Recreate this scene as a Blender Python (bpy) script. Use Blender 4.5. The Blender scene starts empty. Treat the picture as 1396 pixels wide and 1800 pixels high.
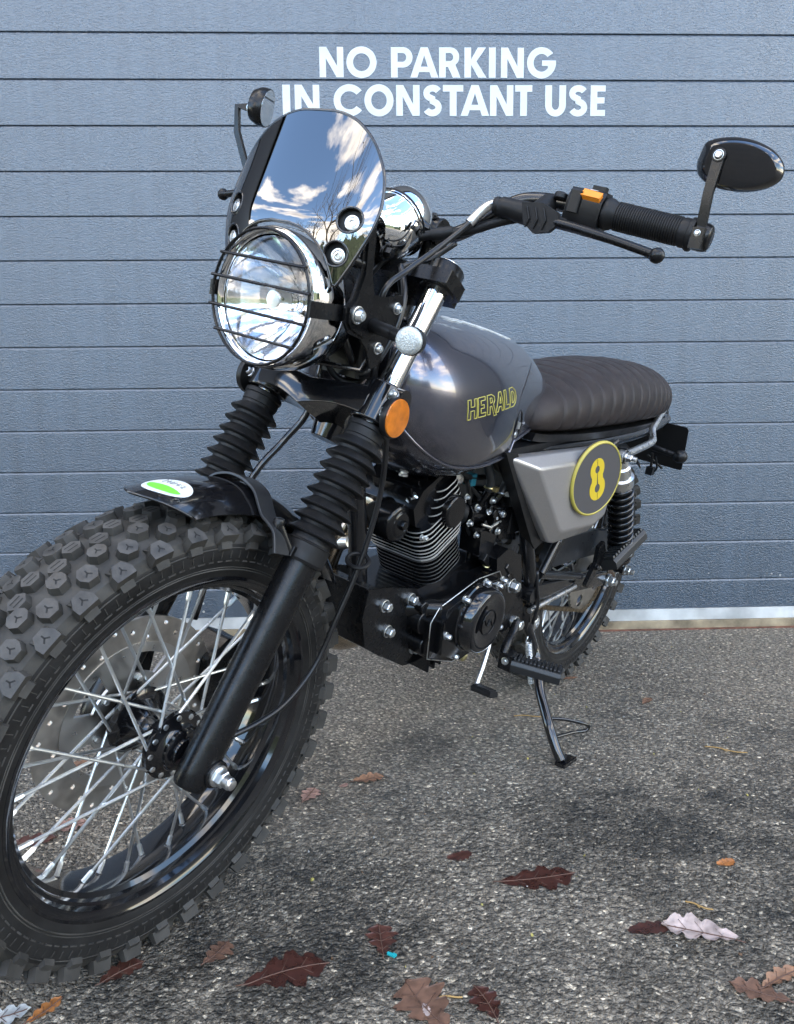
import bpy, bmesh, math, random
from mathutils import Vector, Matrix, noise
from mathutils.geometry import tessellate_polygon, delaunay_2d_cdt
from mathutils.bvhtree import BVHTree
R = math.radians
PI = math.pi
V = Vector
sc = bpy.context.scene
col = sc.collection

# ------------------------------------------------------------------ camera
cam_d = bpy.data.cameras.new('camera')
cam_d.sensor_fit = 'VERTICAL'; cam_d.sensor_height = 36.0; cam_d.lens = 28.0
cam_d.clip_start = 0.02; cam_d.clip_end = 500
cam = bpy.data.objects.new('camera', cam_d); col.objects.link(cam)
yaw, pitch, roll = 0.03454980, -0.15340940, -0.01067718
CAM = V((0.0, -2.46578837, 0.77914493))
cf = V((math.sin(yaw)*math.cos(pitch), math.cos(yaw)*math.cos(pitch), math.sin(pitch)))
cr = V((math.cos(yaw), -math.sin(yaw), 0)); cu = cr.cross(cf)
cr, cu = math.cos(roll)*cr + math.sin(roll)*cu, -math.sin(roll)*cr + math.cos(roll)*cu
cam.matrix_world = Matrix(((cr.x, cu.x, -cf.x, CAM.x), (cr.y, cu.y, -cf.y, CAM.y), (cr.z, cu.z, -cf.z, CAM.z), (0, 0, 0, 1)))
sc.camera = cam

# ------------------------------------------------------------------ sky, sun, exposure
SUN_EL, SUN_ROT = R(24), R(18)          # low winter sun behind the building: the yard is in open shade
world = bpy.data.worlds.new('World'); sc.world = world; world.use_nodes = True
wt = world.node_tree; wt.nodes.clear()
def wn(t, **k):
    n_ = wt.nodes.new(t)
    for a, b in k.items(): setattr(n_, a, b)
    return n_
sky = wn('ShaderNodeTexSky', sky_type='NISHITA', sun_disc=False, sun_elevation=SUN_EL, sun_rotation=SUN_ROT, air_density=1.0, dust_density=0.1, ozone_density=1.8)
tc = wn('ShaderNodeTexCoord')
dv = wn('ShaderNodeVectorMath', operation='MULTIPLY'); dv.inputs[1].default_value = (1.0, 1.0, 4.6)
wt.links.new(tc.outputs['Generated'], dv.inputs[0])
n1 = wn('ShaderNodeTexNoise'); n1.inputs['Scale'].default_value = 2.3; n1.inputs['Detail'].default_value = 9; n1.inputs['Roughness'].default_value = 0.55
shf = wn('ShaderNodeVectorMath', operation='ADD'); shf.inputs[1].default_value = (3.1, 1.7, 0.0); wt.links.new(dv.outputs[0], shf.inputs[0])
wt.links.new(shf.outputs[0], n1.inputs['Vector'])
ramp = wn('ShaderNodeValToRGB'); ramp.color_ramp.elements[0].position = 0.50; ramp.color_ramp.elements[1].position = 0.60
wt.links.new(n1.outputs['Fac'], ramp.inputs[0])
n2 = wn('ShaderNodeTexNoise'); n2.inputs['Scale'].default_value = 3.3; n2.inputs['Detail'].default_value = 5
wt.links.new(dv.outputs[0], n2.inputs['Vector'])
cram = wn('ShaderNodeValToRGB')
cram.color_ramp.elements[0].position = 0.30; cram.color_ramp.elements[0].color = (3.4, 3.2, 3.1, 1)
cram.color_ramp.elements[1].position = 0.68; cram.color_ramp.elements[1].color = (10.0, 8.9, 7.4, 1)
wt.links.new(n2.outputs['Fac'], cram.inputs[0])
mx = wn('ShaderNodeMix', data_type='RGBA')
wt.links.new(ramp.outputs['Color'], mx.inputs[0]); wt.links.new(sky.outputs[0], mx.inputs[6]); wt.links.new(cram.outputs['Color'], mx.inputs[7])
bg = wn('ShaderNodeBackground'); bg.inputs['Strength'].default_value = 0.12
wo = wn('ShaderNodeOutputWorld')
wt.links.new(mx.outputs[2], bg.inputs['Color']); wt.links.new(bg.outputs[0], wo.inputs['Surface'])

sun_d = bpy.data.lights.new('sun', 'SUN'); sun_d.energy = 3.0; sun_d.angle = R(0.5); sun_d.color = (1, 0.93, 0.82)
sun = bpy.data.objects.new('sun', sun_d); col.objects.link(sun)
sv = V((math.sin(SUN_ROT)*math.cos(SUN_EL), math.cos(SUN_ROT)*math.cos(SUN_EL), math.sin(SUN_EL)))
sun.rotation_euler = sv.to_track_quat('Z', 'Y').to_euler()

sc.view_settings.view_transform = 'Standard'; sc.view_settings.look = 'None'
sc.view_settings.gamma = 1.0; sc.view_settings.exposure = 3.15
sc.render.engine = 'CYCLES'
sc.cycles.use_denoising = True
sc.cycles.max_bounces = 10; sc.cycles.transparent_max_bounces = 12; sc.cycles.transmission_bounces = 8
sc.cycles.caustics_reflective = False; sc.cycles.caustics_refractive = False
sc.cycles.sample_clamp_indirect = 8.0

# ------------------------------------------------------------------ materials
def nd(m, t, **k):
    n_ = m.node_tree.nodes.new(t)
    for a, b in k.items(): setattr(n_, a, b)
    return n_
def lk(m, a, b): m.node_tree.links.new(a, b)
def mat(name, c, rough=.5, metal=0., coat=0., coat_rough=.03, ior=1.5, bump=None, var=None, rvar=None, spec=.5):
    """bump=(scale, strength, distance, (sx,sy,sz)); var=(scale, amount) value noise; rvar=(scale, amount) roughness noise"""
    m = bpy.data.materials.new(name); m.use_nodes = True
    p = m.node_tree.nodes['Principled BSDF']
    p.inputs['Base Color'].default_value = (*c, 1); p.inputs['Roughness'].default_value = rough
    p.inputs['Metallic'].default_value = metal; p.inputs['IOR'].default_value = ior
    p.inputs['Coat Weight'].default_value = coat; p.inputs['Coat Roughness'].default_value = coat_rough
    p.inputs['Specular IOR Level'].default_value = spec
    t = nd(m, 'ShaderNodeTexCoord')
    if var:
        n_ = nd(m, 'ShaderNodeTexNoise'); n_.inputs['Scale'].default_value = var[0]; n_.inputs['Detail'].default_value = 6
        lk(m, t.outputs['Object'], n_.inputs['Vector'])
        mr = nd(m, 'ShaderNodeMapRange'); mr.inputs['From Min'].default_value = .3; mr.inputs['From Max'].default_value = .7
        mr.inputs['To Min'].default_value = 1-var[1]; mr.inputs['To Max'].default_value = 1+var[1]
        lk(m, n_.outputs['Fac'], mr.inputs[0])
        mm = nd(m, 'ShaderNodeVectorMath', operation='SCALE'); mm.inputs[0].default_value = c
        lk(m, mr.outputs[0], mm.inputs['Scale']); lk(m, mm.outputs[0], p.inputs['Base Color'])
    if rvar:
        n_ = nd(m, 'ShaderNodeTexNoise'); n_.inputs['Scale'].default_value = rvar[0]; n_.inputs['Detail'].default_value = 5
        lk(m, t.outputs['Object'], n_.inputs['Vector'])
        mr = nd(m, 'ShaderNodeMapRange'); mr.inputs['From Min'].default_value = .3; mr.inputs['From Max'].default_value = .7
        mr.inputs['To Min'].default_value = max(0, rough-rvar[1]); mr.inputs['To Max'].default_value = rough+rvar[1]
        lk(m, n_.outputs['Fac'], mr.inputs[0]); lk(m, mr.outputs[0], p.inputs['Roughness'])
    if bump:
        mp = nd(m, 'ShaderNodeMapping'); mp.inputs['Scale'].default_value = bump[3] if len(bump) > 3 else (1, 1, 1)
        lk(m, t.outputs['Object'], mp.inputs['Vector'])
        n_ = nd(m, 'ShaderNodeTexNoise'); n_.inputs['Scale'].default_value = bump[0]; n_.inputs['Detail'].default_value = 4
        lk(m, mp.outputs[0], n_.inputs['Vector'])
        b = nd(m, 'ShaderNodeBump'); b.inputs['Strength'].default_value = bump[1]; b.inputs['Distance'].default_value = bump[2]
        lk(m, n_.outputs['Fac'], b.inputs['Height']); lk(m, b.outputs[0], p.inputs['Normal'])
    return m

gloss = mat('black_gloss_paint', (.006, .006, .007), .12, coat=.6, coat_rough=.04, rvar=(40, .04))
satin = mat('black_satin_paint', (.0055, .0055, .006), .27, rvar=(60, .06), bump=(900, .04, .0004), spec=.36)
frame_m = mat('black_frame_paint', (.008, .008, .009), .2, coat=.3, rvar=(50, .07))
plastic = mat('black_plastic', (.008, .008, .0085), .36, spec=.34, bump=(1400, .08, .0004), rvar=(70, .07))
hoop_m = mat('grey_black_sheen_coat', (.020, .021, .023), .33, rvar=(80, .06))  # grey tone on the hoop is sky sheen put into the base
rubber = mat('black_rubber', (.011, .011, .0115), .48, spec=.3, bump=(700, .10, .0005), rvar=(60, .10), var=(45, .25))
hose_m = mat('grey_black_hose', (.022, .023, .024), .38)
cable_m = mat('cable_sheath', (.012, .012, .013), .28)
tyre_m = mat('tyre_rubber', (.050, .047, .042), .62, spec=.28, bump=(420, .25, .0008), var=(14, .55), rvar=(30, .12))
side_m = mat('tyre_sidewall', (.016, .0155, .015), .42, spec=.35, bump=(300, .2, .0006), var=(18, .5), rvar=(30, .12))
tread_m = mat('tread_face', (.053, .050, .046), .5, spec=.4, bump=(600, .25, .0006), var=(60, .45), rvar=(60, .12))
sipe_m = mat('sipe_shade', (.010, .010, .0095), .8)  # shade of the sipes, painted as dark strips on the block tops
chrome = mat('chrome', (.80, .79, .77), .045, 1.0, rvar=(25, .025))
chrome_warm = mat('heat_tinted_chrome', (.40, .33, .25), .22, 1.0, var=(20, .2), rvar=(25, .06))
zinc = mat('zinc_plate', (.80, .82, .82), .33, 1.0, rvar=(150, .06))
alloy = mat('bare_alloy', (.72, .72, .71), .32, 1.0, rvar=(80, .1))
steel = mat('brushed_steel', (.50, .47, .43), .40, 1.0, var=(60, .15), rvar=(60, .1))
carrier_m = mat('grey_carrier_steel', (.55, .54, .52), .36, 1.0, rvar=(50, .1))
gold_zinc = mat('yellow_zinc', (.62, .52, .26), .35, 1.0)
fin_dark = mat('dark_fin_edge', (.30, .30, .30), .35, .9)  # darker edge tone for the lower fins
fin_edge = mat('machined_fin_edge', (.88, .88, .87), .38, .8)
engine_m = mat('engine_black', (.0045, .0045, .005), .15, spec=.45, bump=(160, .10, .0010), rvar=(60, .07))
engine_gl = mat('engine_cover_gloss', (.007, .007, .008), .09, coat=.5, rvar=(40, .03))
seat_m = mat('grey_brown_leather', (.029, .0222, .0208), .45, spec=.28, bump=(330, .40, .0016), var=(30, .25), rvar=(50, .08))
stitch = mat('seat_seam', (.012, .011, .011), .6)
panel_m = mat('silver_grey_paint', (.50, .475, .46), .36, .75, coat=.35, coat_rough=.08, rvar=(300, .06), var=(500, .06))
plate_m = mat('grey_plate_face', (.085, .08, .08), .34, coat=.2)
yellow = mat('yellow_vinyl', (.70, .50, .03), .4)
rim_yellow = mat('pale_yellow_rim', (.52, .43, .085), .4)
yline = mat('yellow_line', (.55, .48, .10), .4)
white_m = mat('white_vinyl', (.62, .65, .645), .42, var=(18, .06), bump=(160, .25, .0012))
green_m = mat('green_vinyl', (.16, .62, .05), .4)
grey_ink = mat('grey_ink', (.25, .26, .27), .5)
orange_b = mat('orange_button', (.85, .27, .02), .4)
label_w = mat('white_marking', (.7, .7, .7), .5)
chain_m = mat('oily_chain', (.20, .155, .10), .4, .8, var=(200, .4))
blue_pl = mat('blue_plug', (.02, .16, .22), .4)

tank_m = mat('graphite_tank_paint', (.132, .131, .160), .235, .88, coat=1.0, coat_rough=.015, var=(900, .10))
smoke = mat('smoked_mirror_acrylic', (.19, .19, .193), .012, 1.0)
def glass(name, c=(1, 1, 1), rough=0.0, ior=1.45):
    m = mat(name, c, rough, ior=ior); p = m.node_tree.nodes['Principled BSDF']
    p.inputs['Transmission Weight'].default_value = 1.0
    return m
lens_g = glass('clear_lens', rough=.0, ior=1.4)
bulb_g = glass('bulb_glass', rough=.0)
# headlamp reflector with fluted, faceted mirror
refl_m = mat('lamp_reflector', (.90, .91, .93), .085, 1.0, bump=(14, .09, .012, (1, 1.6, .35)))
sig_m = mat('clear_signal_lens', (.50, .53, .52), .10, .35, coat=1.0, bump=(520, .45, .003), var=(420, .18))
# amber reflector: prismatic
amber = mat('amber_reflector', (.62, .165, .004), .25, coat=1.0, bump=(900, .3, .001), var=(70, .25))

def asphalt_mat():
    m = mat('asphalt', (.06, .06, .06), .8); p = m.node_tree.nodes['Principled BSDF']
    t = nd(m, 'ShaderNodeTexCoord')
    mp = nd(m, 'ShaderNodeMapping'); mp.inputs['Location'].default_value = (4.3, 0.0, 2.7); lk(m, t.outputs['Object'], mp.inputs['Vector'])
    # slight warp so that the stones do not read as perfect cells
    w = nd(m, 'ShaderNodeTexNoise'); w.inputs['Scale'].default_value = 60; lk(m, mp.outputs[0], w.inputs['Vector'])
    wm = nd(m, 'ShaderNodeVectorMath', operation='MULTIPLY_ADD'); wm.inputs[1].default_value = (.010, .010, 0)
    lk(m, w.outputs['Color'], wm.inputs[0]); lk(m, mp.outputs[0], wm.inputs[2])
    v1 = nd(m, 'ShaderNodeTexVoronoi'); v1.inputs['Scale'].default_value = 215; lk(m, wm.outputs[0], v1.inputs['Vector'])
    v2 = nd(m, 'ShaderNodeTexVoronoi'); v2.inputs['Scale'].default_value = 420; lk(m, wm.outputs[0], v2.inputs['Vector'])
    big = nd(m, 'ShaderNodeTexNoise'); big.inputs['Scale'].default_value = 1.5; big.inputs['Detail'].default_value = 5; big.inputs['Roughness'].default_value = .6
    lk(m, mp.outputs[0], big.inputs['Vector'])
    mid = nd(m, 'ShaderNodeTexNoise'); mid.inputs['Scale'].default_value = 16; mid.inputs['Detail'].default_value = 6; mid.inputs['Roughness'].default_value = .65
    lk(m, mp.outputs[0], mid.inputs['Vector'])
    # dry, pale film where big+mid is high
    ad = nd(m, 'ShaderNodeMath', operation='MULTIPLY_ADD'); ad.inputs[1].default_value = .55
    lk(m, mid.outputs['Fac'], ad.inputs[0]); lk(m, big.outputs['Fac'], ad.inputs[2])
    sy = nd(m, 'ShaderNodeSeparateXYZ'); lk(m, mp.outputs[0], sy.inputs[0])
    near_door = nd(m, 'ShaderNodeMapRange'); near_door.interpolation_type = 'SMOOTHSTEP'; near_door.inputs['From Min'].default_value = -1.25; near_door.inputs['From Max'].default_value = -.35; near_door.inputs['To Max'].default_value = .22  # tone also gets paler towards the door
    lk(m, sy.outputs['Y'], near_door.inputs[0])
    ad0 = ad; ad = nd(m, 'ShaderNodeMath', operation='ADD'); lk(m, ad0.outputs[0], ad.inputs[0]); lk(m, near_door.outputs[0], ad.inputs[1])
    dry = nd(m, 'ShaderNodeMapRange'); dry.inputs['From Min'].default_value = .66; dry.inputs['From Max'].default_value = .96
    lk(m, ad.outputs[0], dry.inputs[0])
    sp = nd(m, 'ShaderNodeSeparateColor'); lk(m, v1.outputs['Color'], sp.inputs[0])
    stone = nd(m, 'ShaderNodeValToRGB'); e = stone.color_ramp.elements
    e[0].position = 0; e[0].color = (.024, .023, .021, 1); e[1].position = 1; e[1].color = (.60, .56, .47, 1)
    for pos, c in ((.45, (.062, .0585, .051, 1)), (.80, (.135, .127, .112, 1)), (.95, (.26, .243, .21, 1))):
        x = e.new(pos); x.color = c
    lk(m, sp.outputs[0], stone.inputs[0])
    drymul = nd(m, 'ShaderNodeMapRange'); drymul.inputs['To Min'].default_value = .62; drymul.inputs['To Max'].default_value = 2.3
    lk(m, dry.outputs[0], drymul.inputs[0])
    cm = nd(m, 'ShaderNodeVectorMath', operation='SCALE'); lk(m, stone.outputs[0], cm.inputs[0]); lk(m, drymul.outputs[0], cm.inputs['Scale'])
    # film of dust between stones
    film = nd(m, 'ShaderNodeMix', data_type='RGBA'); film.inputs[7].default_value = (.30, .278, .24, 1)
    ff = nd(m, 'ShaderNodeMath', operation='MULTIPLY'); ff.inputs[1].default_value = .55; lk(m, dry.outputs[0], ff.inputs[0])
    lk(m, ff.outputs[0], film.inputs[0]); lk(m, cm.outputs[0], film.inputs[6])
    v4 = nd(m, 'ShaderNodeTexVoronoi'); v4.inputs['Scale'].default_value = 105; lk(m, wm.outputs[0], v4.inputs['Vector'])
    gap = nd(m, 'ShaderNodeMapRange'); gap.interpolation_type = 'SMOOTHSTEP'; gap.inputs['From Min'].default_value = .34; gap.inputs['From Max'].default_value = .66; gap.inputs['To Max'].default_value = .50
    lk(m, v4.outputs['Distance'], gap.inputs[0])
    bit = nd(m, 'ShaderNodeMix', data_type='RGBA'); bit.inputs[7].default_value = (.012, .0115, .011, 1)
    lk(m, gap.outputs[0], bit.inputs[0]); lk(m, film.outputs[2], bit.inputs[6])
    wrm = nd(m, 'ShaderNodeVectorMath', operation='MULTIPLY'); wrm.inputs[1].default_value = (1.63, 1.50, 1.33); lk(m, bit.outputs[2], wrm.inputs[0])
    lk(m, wrm.outputs[0], p.inputs['Base Color'])
    rr = nd(m, 'ShaderNodeMapRange'); rr.inputs['To Min'].default_value = .48; rr.inputs['To Max'].default_value = .85
    lk(m, dry.outputs[0], rr.inputs[0]); lk(m, rr.outputs[0], p.inputs['Roughness'])
    h = nd(m, 'ShaderNodeMath', operation='MULTIPLY_ADD'); h.inputs[1].default_value = .45
    lk(m, v2.outputs['Distance'], h.inputs[0]); lk(m, v1.outputs['Distance'], h.inputs[2])
    h2 = nd(m, 'ShaderNodeMath', operation='MULTIPLY_ADD'); h2.inputs[1].default_value = .8
    lk(m, sp.outputs[1], h2.inputs[0]); lk(m, h.outputs[0], h2.inputs[2])
    v3 = nd(m, 'ShaderNodeTexVoronoi'); v3.inputs['Scale'].default_value = 95; lk(m, wm.outputs[0], v3.inputs['Vector'])
    h3 = nd(m, 'ShaderNodeMath', operation='MULTIPLY_ADD'); h3.inputs[1].default_value = 1.6
    lk(m, v3.outputs['Distance'], h3.inputs[0]); lk(m, h2.outputs[0], h3.inputs[2])
    b = nd(m, 'ShaderNodeBump'); b.inputs['Strength'].default_value = 1.0; b.inputs['Distance'].default_value = .0085; b.invert = True
    lk(m, h3.outputs[0], b.inputs['Height']); lk(m, b.outputs[0], p.inputs['Normal'])
    return m
asphalt = asphalt_mat()

def door_mat():
    m = mat('anthracite_door_paint', (.036, .058, .086), .17); p = m.node_tree.nodes['Principled BSDF']
    p.inputs['IOR'].default_value = 1.98
    t = nd(m, 'ShaderNodeTexCoord'); mp = nd(m, 'ShaderNodeMapping'); mp.inputs['Scale'].default_value = (1, 1, 2.0)
    lk(m, t.outputs['Object'], mp.inputs['Vector'])
    n1 = nd(m, 'ShaderNodeTexNoise'); n1.inputs['Scale'].default_value = 125; n1.inputs['Detail'].default_value = 3; n1.inputs['Roughness'].default_value = .55; n1.inputs['Distortion'].default_value = .9
    lk(m, mp.outputs[0], n1.inputs['Vector'])
    n2 = nd(m, 'ShaderNodeTexNoise'); n2.inputs['Scale'].default_value = 260; n2.inputs['Detail'].default_value = 2
    lk(m, mp.outputs[0], n2.inputs['Vector'])
    ad = nd(m, 'ShaderNodeMath', operation='MULTIPLY_ADD'); ad.inputs[1].default_value = .35
    lk(m, n2.outputs['Fac'], ad.inputs[0]); lk(m, n1.outputs['Fac'], ad.inputs[2])
    b = nd(m, 'ShaderNodeBump'); b.inputs['Strength'].default_value = .8; b.inputs['Distance'].default_value = .0022
    lk(m, ad.outputs[0], b.inputs['Height']); lk(m, b.outputs[0], p.inputs['Normal'])
    m2 = nd(m, 'ShaderNodeMapping'); m2.inputs['Scale'].default_value = (9, 1, .7); lk(m, t.outputs['Object'], m2.inputs['Vector'])
    ns = nd(m, 'ShaderNodeTexNoise'); ns.inputs['Scale'].default_value = 2.2; ns.inputs['Detail'].default_value = 6; ns.inputs['Roughness'].default_value = .62; lk(m, m2.outputs[0], ns.inputs['Vector'])
    mr = nd(m, 'ShaderNodeMapRange'); mr.inputs['From Min'].default_value = .35; mr.inputs['From Max'].default_value = .68; mr.inputs['To Min'].default_value = .86; mr.inputs['To Max'].default_value = 1.14; lk(m, ns.outputs['Fac'], mr.inputs[0])
    sc_ = nd(m, 'ShaderNodeVectorMath', operation='SCALE'); sc_.inputs[0].default_value = (.036, .058, .086); lk(m, mr.outputs[0], sc_.inputs['Scale'])
    sz = nd(m, 'ShaderNodeSeparateXYZ'); lk(m, t.outputs['Object'], sz.inputs[0])
    low = nd(m, 'ShaderNodeMapRange'); low.interpolation_type = 'SMOOTHSTEP'; low.inputs['From Min'].default_value = .34; low.inputs['From Max'].default_value = .07; low.inputs['To Min'].default_value = 0; low.inputs['To Max'].default_value = 1; lk(m, sz.outputs['Z'], low.inputs[0])
    fv = nd(m, 'ShaderNodeTexVoronoi'); fv.inputs['Scale'].default_value = 34; lk(m, t.outputs['Object'], fv.inputs['Vector'])
    fs = nd(m, 'ShaderNodeSeparateColor'); lk(m, fv.outputs['Color'], fs.inputs[0])
    f1 = nd(m, 'ShaderNodeMath', operation='GREATER_THAN'); f1.inputs[1].default_value = .93; lk(m, fs.outputs[0], f1.inputs[0])
    f2 = nd(m, 'ShaderNodeMath', operation='LESS_THAN'); f2.inputs[1].default_value = .13; lk(m, fv.outputs['Distance'], f2.inputs[0])
    f3 = nd(m, 'ShaderNodeMath', operation='MULTIPLY'); lk(m, f1.outputs[0], f3.inputs[0]); lk(m, f2.outputs[0], f3.inputs[1])
    f4 = nd(m, 'ShaderNodeMath', operation='MULTIPLY'); lk(m, f3.outputs[0], f4.inputs[0]); lk(m, low.outputs[0], f4.inputs[1])
    fm = nd(m, 'ShaderNodeMix', data_type='RGBA'); fm.inputs[7].default_value = (.45, .45, .43, 1); lk(m, f4.outputs[0], fm.inputs[0]); lk(m, sc_.outputs[0], fm.inputs[6])
    lk(m, fm.outputs[2], p.inputs['Base Color'])
    rr = nd(m, 'ShaderNodeMapRange'); rr.inputs['To Min'].default_value = .13; rr.inputs['To Max'].default_value = .24; lk(m, ns.outputs['Fac'], rr.inputs[0]); lk(m, rr.outputs[0], p.inputs['Roughness'])
    return m
door_m = door_mat()
groove_m = mat('door_joint', (.03, .04, .05), .5)
sill_white = mat('weathered_white_metal', (.55, .56, .54), .5, var=(9, .35), bump=(60, .2, .002))
sill_tan = mat('stained_concrete', (.30, .24, .155), .85, var=(14, .6), bump=(220, .4, .002))
rust = mat('rusty_edge', (.16, .07, .045), .8, var=(40, .4))
wall_m = mat('dark_cladding', (.022, .022, .024), .6, bump=(120, .3, .002), var=(3, .12))
bark = mat('bark', (.06, .05, .04), .9, bump=(40, .5, .01), var=(12, .3))
twig_m = mat('twigs', (.085, .07, .05), .9)
hedge_m = mat('hedge_leaves', (.028, .040, .018), .75, var=(3, .5))

# ------------------------------------------------------------------ mesh helpers
def perp(a):
    a = a.normalized(); b = V((0, 0, 1)) if abs(a.z) < .9 else V((1, 0, 0))
    x = a.cross(b).normalized(); return x, a.cross(x).normalized()
class M:
    def __init__(s): s.v = []; s.f = []; s.m = []
    def add(s, vs, fs, mi=0):
        o = len(s.v); s.v += [tuple(x) for x in vs]
        for q in fs: s.f.append(tuple(i+o for i in q)); s.m.append(mi)
    def tube(s, pts, r, seg=10, mi=0, closed=False, caps=True, flat=None):
        """swept circle; r one radius or one per point; flat=(normal, ratio) squashes the section along a direction"""
        pts = [V(p) for p in pts]; n = len(pts)
        rs = list(r) if isinstance(r, (list, tuple)) else [r]*n
        tang = []
        for i in range(n):
            a = pts[(i-1) % n] if (closed or i > 0) else pts[i]
            b = pts[(i+1) % n] if (closed or i < n-1) else pts[i]
            tang.append((b-a).normalized())
        x, y = perp(tang[0]); vs = []; prev = tang[0]
        for i in range(n):
            q = prev.rotation_difference(tang[i]); x = q @ x; prev = tang[i]
            x = (x - tang[i]*x.dot(tang[i])).normalized(); y = tang[i].cross(x)
            for k in range(seg):
                a = 2*PI*k/seg; d = (x*math.cos(a)+y*math.sin(a))*rs[i]
                if flat: nn = V(flat[0]).normalized(); d = d - nn*d.dot(nn)*(1-flat[1])
                vs.append(pts[i]+d)
        fs = []
        for i in range(n if closed else n-1):
            j = (i+1) % n
            for k in range(seg): l = (k+1) % seg; fs.append((i*seg+k, i*seg+l, j*seg+l, j*seg+k))
        if caps and not closed: fs += [tuple(range(seg-1, -1, -1)), tuple((n-1)*seg+k for k in range(seg))]
        s.add(vs, fs, mi)
    def lathe(s, prof, o, ax, seg=32, mi=0, closed=False, caps=True, mis=None):
        o = V(o); ax = V(ax).normalized(); x, y = perp(ax); vs = []
        for a, r in prof:
            for k in range(seg):
                t = 2*PI*k/seg; vs.append(o+ax*a+(x*math.cos(t)+y*math.sin(t))*r)
        n = len(prof); base = len(s.v)
        s.v += [tuple(q) for q in vs]
        for i in range(n if closed else n-1):
            j = (i+1) % n
            for k in range(seg):
                l = (k+1) % seg
                s.f.append((base+i*seg+k, base+i*seg+l, base+j*seg+l, base+j*seg+k)); s.m.append(mis[i] if mis else mi)
        if caps and not closed:
            if prof[0][1] > 1e-5: s.f.append(tuple(base+k for k in range(seg-1, -1, -1))); s.m.append(mis[0] if mis else mi)
            if prof[-1][1] > 1e-5: s.f.append(tuple(base+(n-1)*seg+k for k in range(seg))); s.m.append(mis[-1] if mis else mi)
    def prism(s, poly, o, ax, ay, az, t0, t1, mi=0, top=None, mside=None):
        """polygon (2D) in the frame o, ax, ay extruded along az; top = optional second polygon at t1"""
        o = V(o); ax, ay, az = V(ax), V(ay), V(az); n = len(poly); tp = top or poly
        vs = [o+ax*a+ay*b+az*t0 for a, b in poly]+[o+ax*a+ay*b+az*t1 for a, b in tp]
        ar = sum(poly[i][0]*poly[(i+1) % n][1]-poly[(i+1) % n][0]*poly[i][1] for i in range(n))
        flip = (ar*ax.cross(ay).dot(az)*(1 if t1 > t0 else -1)) < 0
        side = [(i, (i+1) % n, n+(i+1) % n, n+i) for i in range(n)]
        caps = [tuple(range(n-1, -1, -1)), tuple(range(n, 2*n))]
        if flip: side = [q[::-1] for q in side]; caps = [q[::-1] for q in caps]
        s.add(vs, side, mi if mside is None else mside); s.add(vs, caps, mi)
    def slab(s, loops, o, ax, ay, az, t0, t1, mi=0):
        """outer loop and holes, extruded"""
        o = V(o); ax, ay, az = V(ax), V(ay), V(az)
        flat = [p for l in loops for p in l]
        tri = tessellate_polygon([[V((p[0], p[1], 0)) for p in l] for l in loops])
        vs = [o+ax*a+ay*b+az*t0 for a, b in flat]+[o+ax*a+ay*b+az*t1 for a, b in flat]; n = len(flat)
        fs = [tuple(t) for t in tri]+[tuple(i+n for i in t[::-1]) for t in tri]
        k = 0
        for l in loops:
            m_ = len(l)
            for i in range(m_): a, b = k+i, k+(i+1) % m_; fs.append((a, b, b+n, a+n))
            k += m_
        s.add(vs, fs, mi)
    def box(s, c, d, ax=(1, 0, 0), ay=(0, 1, 0), az=(0, 0, 1), mi=0):
        h = [(-d[0]/2, -d[1]/2), (d[0]/2, -d[1]/2), (d[0]/2, d[1]/2), (-d[0]/2, d[1]/2)]
        s.prism(h, c, ax, ay, az, -d[2]/2, d[2]/2, mi)
    def bolt(s, p, ax, r=.006, h=.005, mi=0, hexa=True):
        p = V(p); ax = V(ax).normalized()
        s.lathe([(0, 0.0001), (0, r*1.35), (h*.3, r*1.35), (h*.34, r*1.2)], p, ax, 14, mi, caps=False)
        if hexa: s.lathe([(h*.3, r), (h*1.15, r), (h*1.3, r*.8), (h*1.3, r*.0001)], p, ax, 6, mi, caps=False)
        else: s.lathe([(h*.3, r), (h*.9, r*.95), (h*1.25, r*.7), (h*1.25, r*.5), (h*.6, r*.45), (h*.6, .0001)], p, ax, 14, mi, caps=False)
    def torus(s, c, ax, R_, r, seg=64, sec=8, mi=0):
        c = V(c); x, y = perp(V(ax))
        s.tube([c+(x*math.cos(2*PI*k/seg)+y*math.sin(2*PI*k/seg))*R_ for k in range(seg)], r, sec, mi, closed=True)
    def loft(s, secs, mi=0, closed=True, caps=True):
        n = len(secs[0]); vs = [p for q in secs for p in q]; fs = []
        for i in range(len(secs)-1):
            for k in range(n if closed else n-1):
                l = (k+1) % n; fs.append((i*n+k, i*n+l, (i+1)*n+l, (i+1)*n+k))
        if caps and closed: fs += [tuple(range(n-1, -1, -1)), tuple((len(secs)-1)*n+k for k in range(n))]
        s.add(vs, fs, mi)

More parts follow.
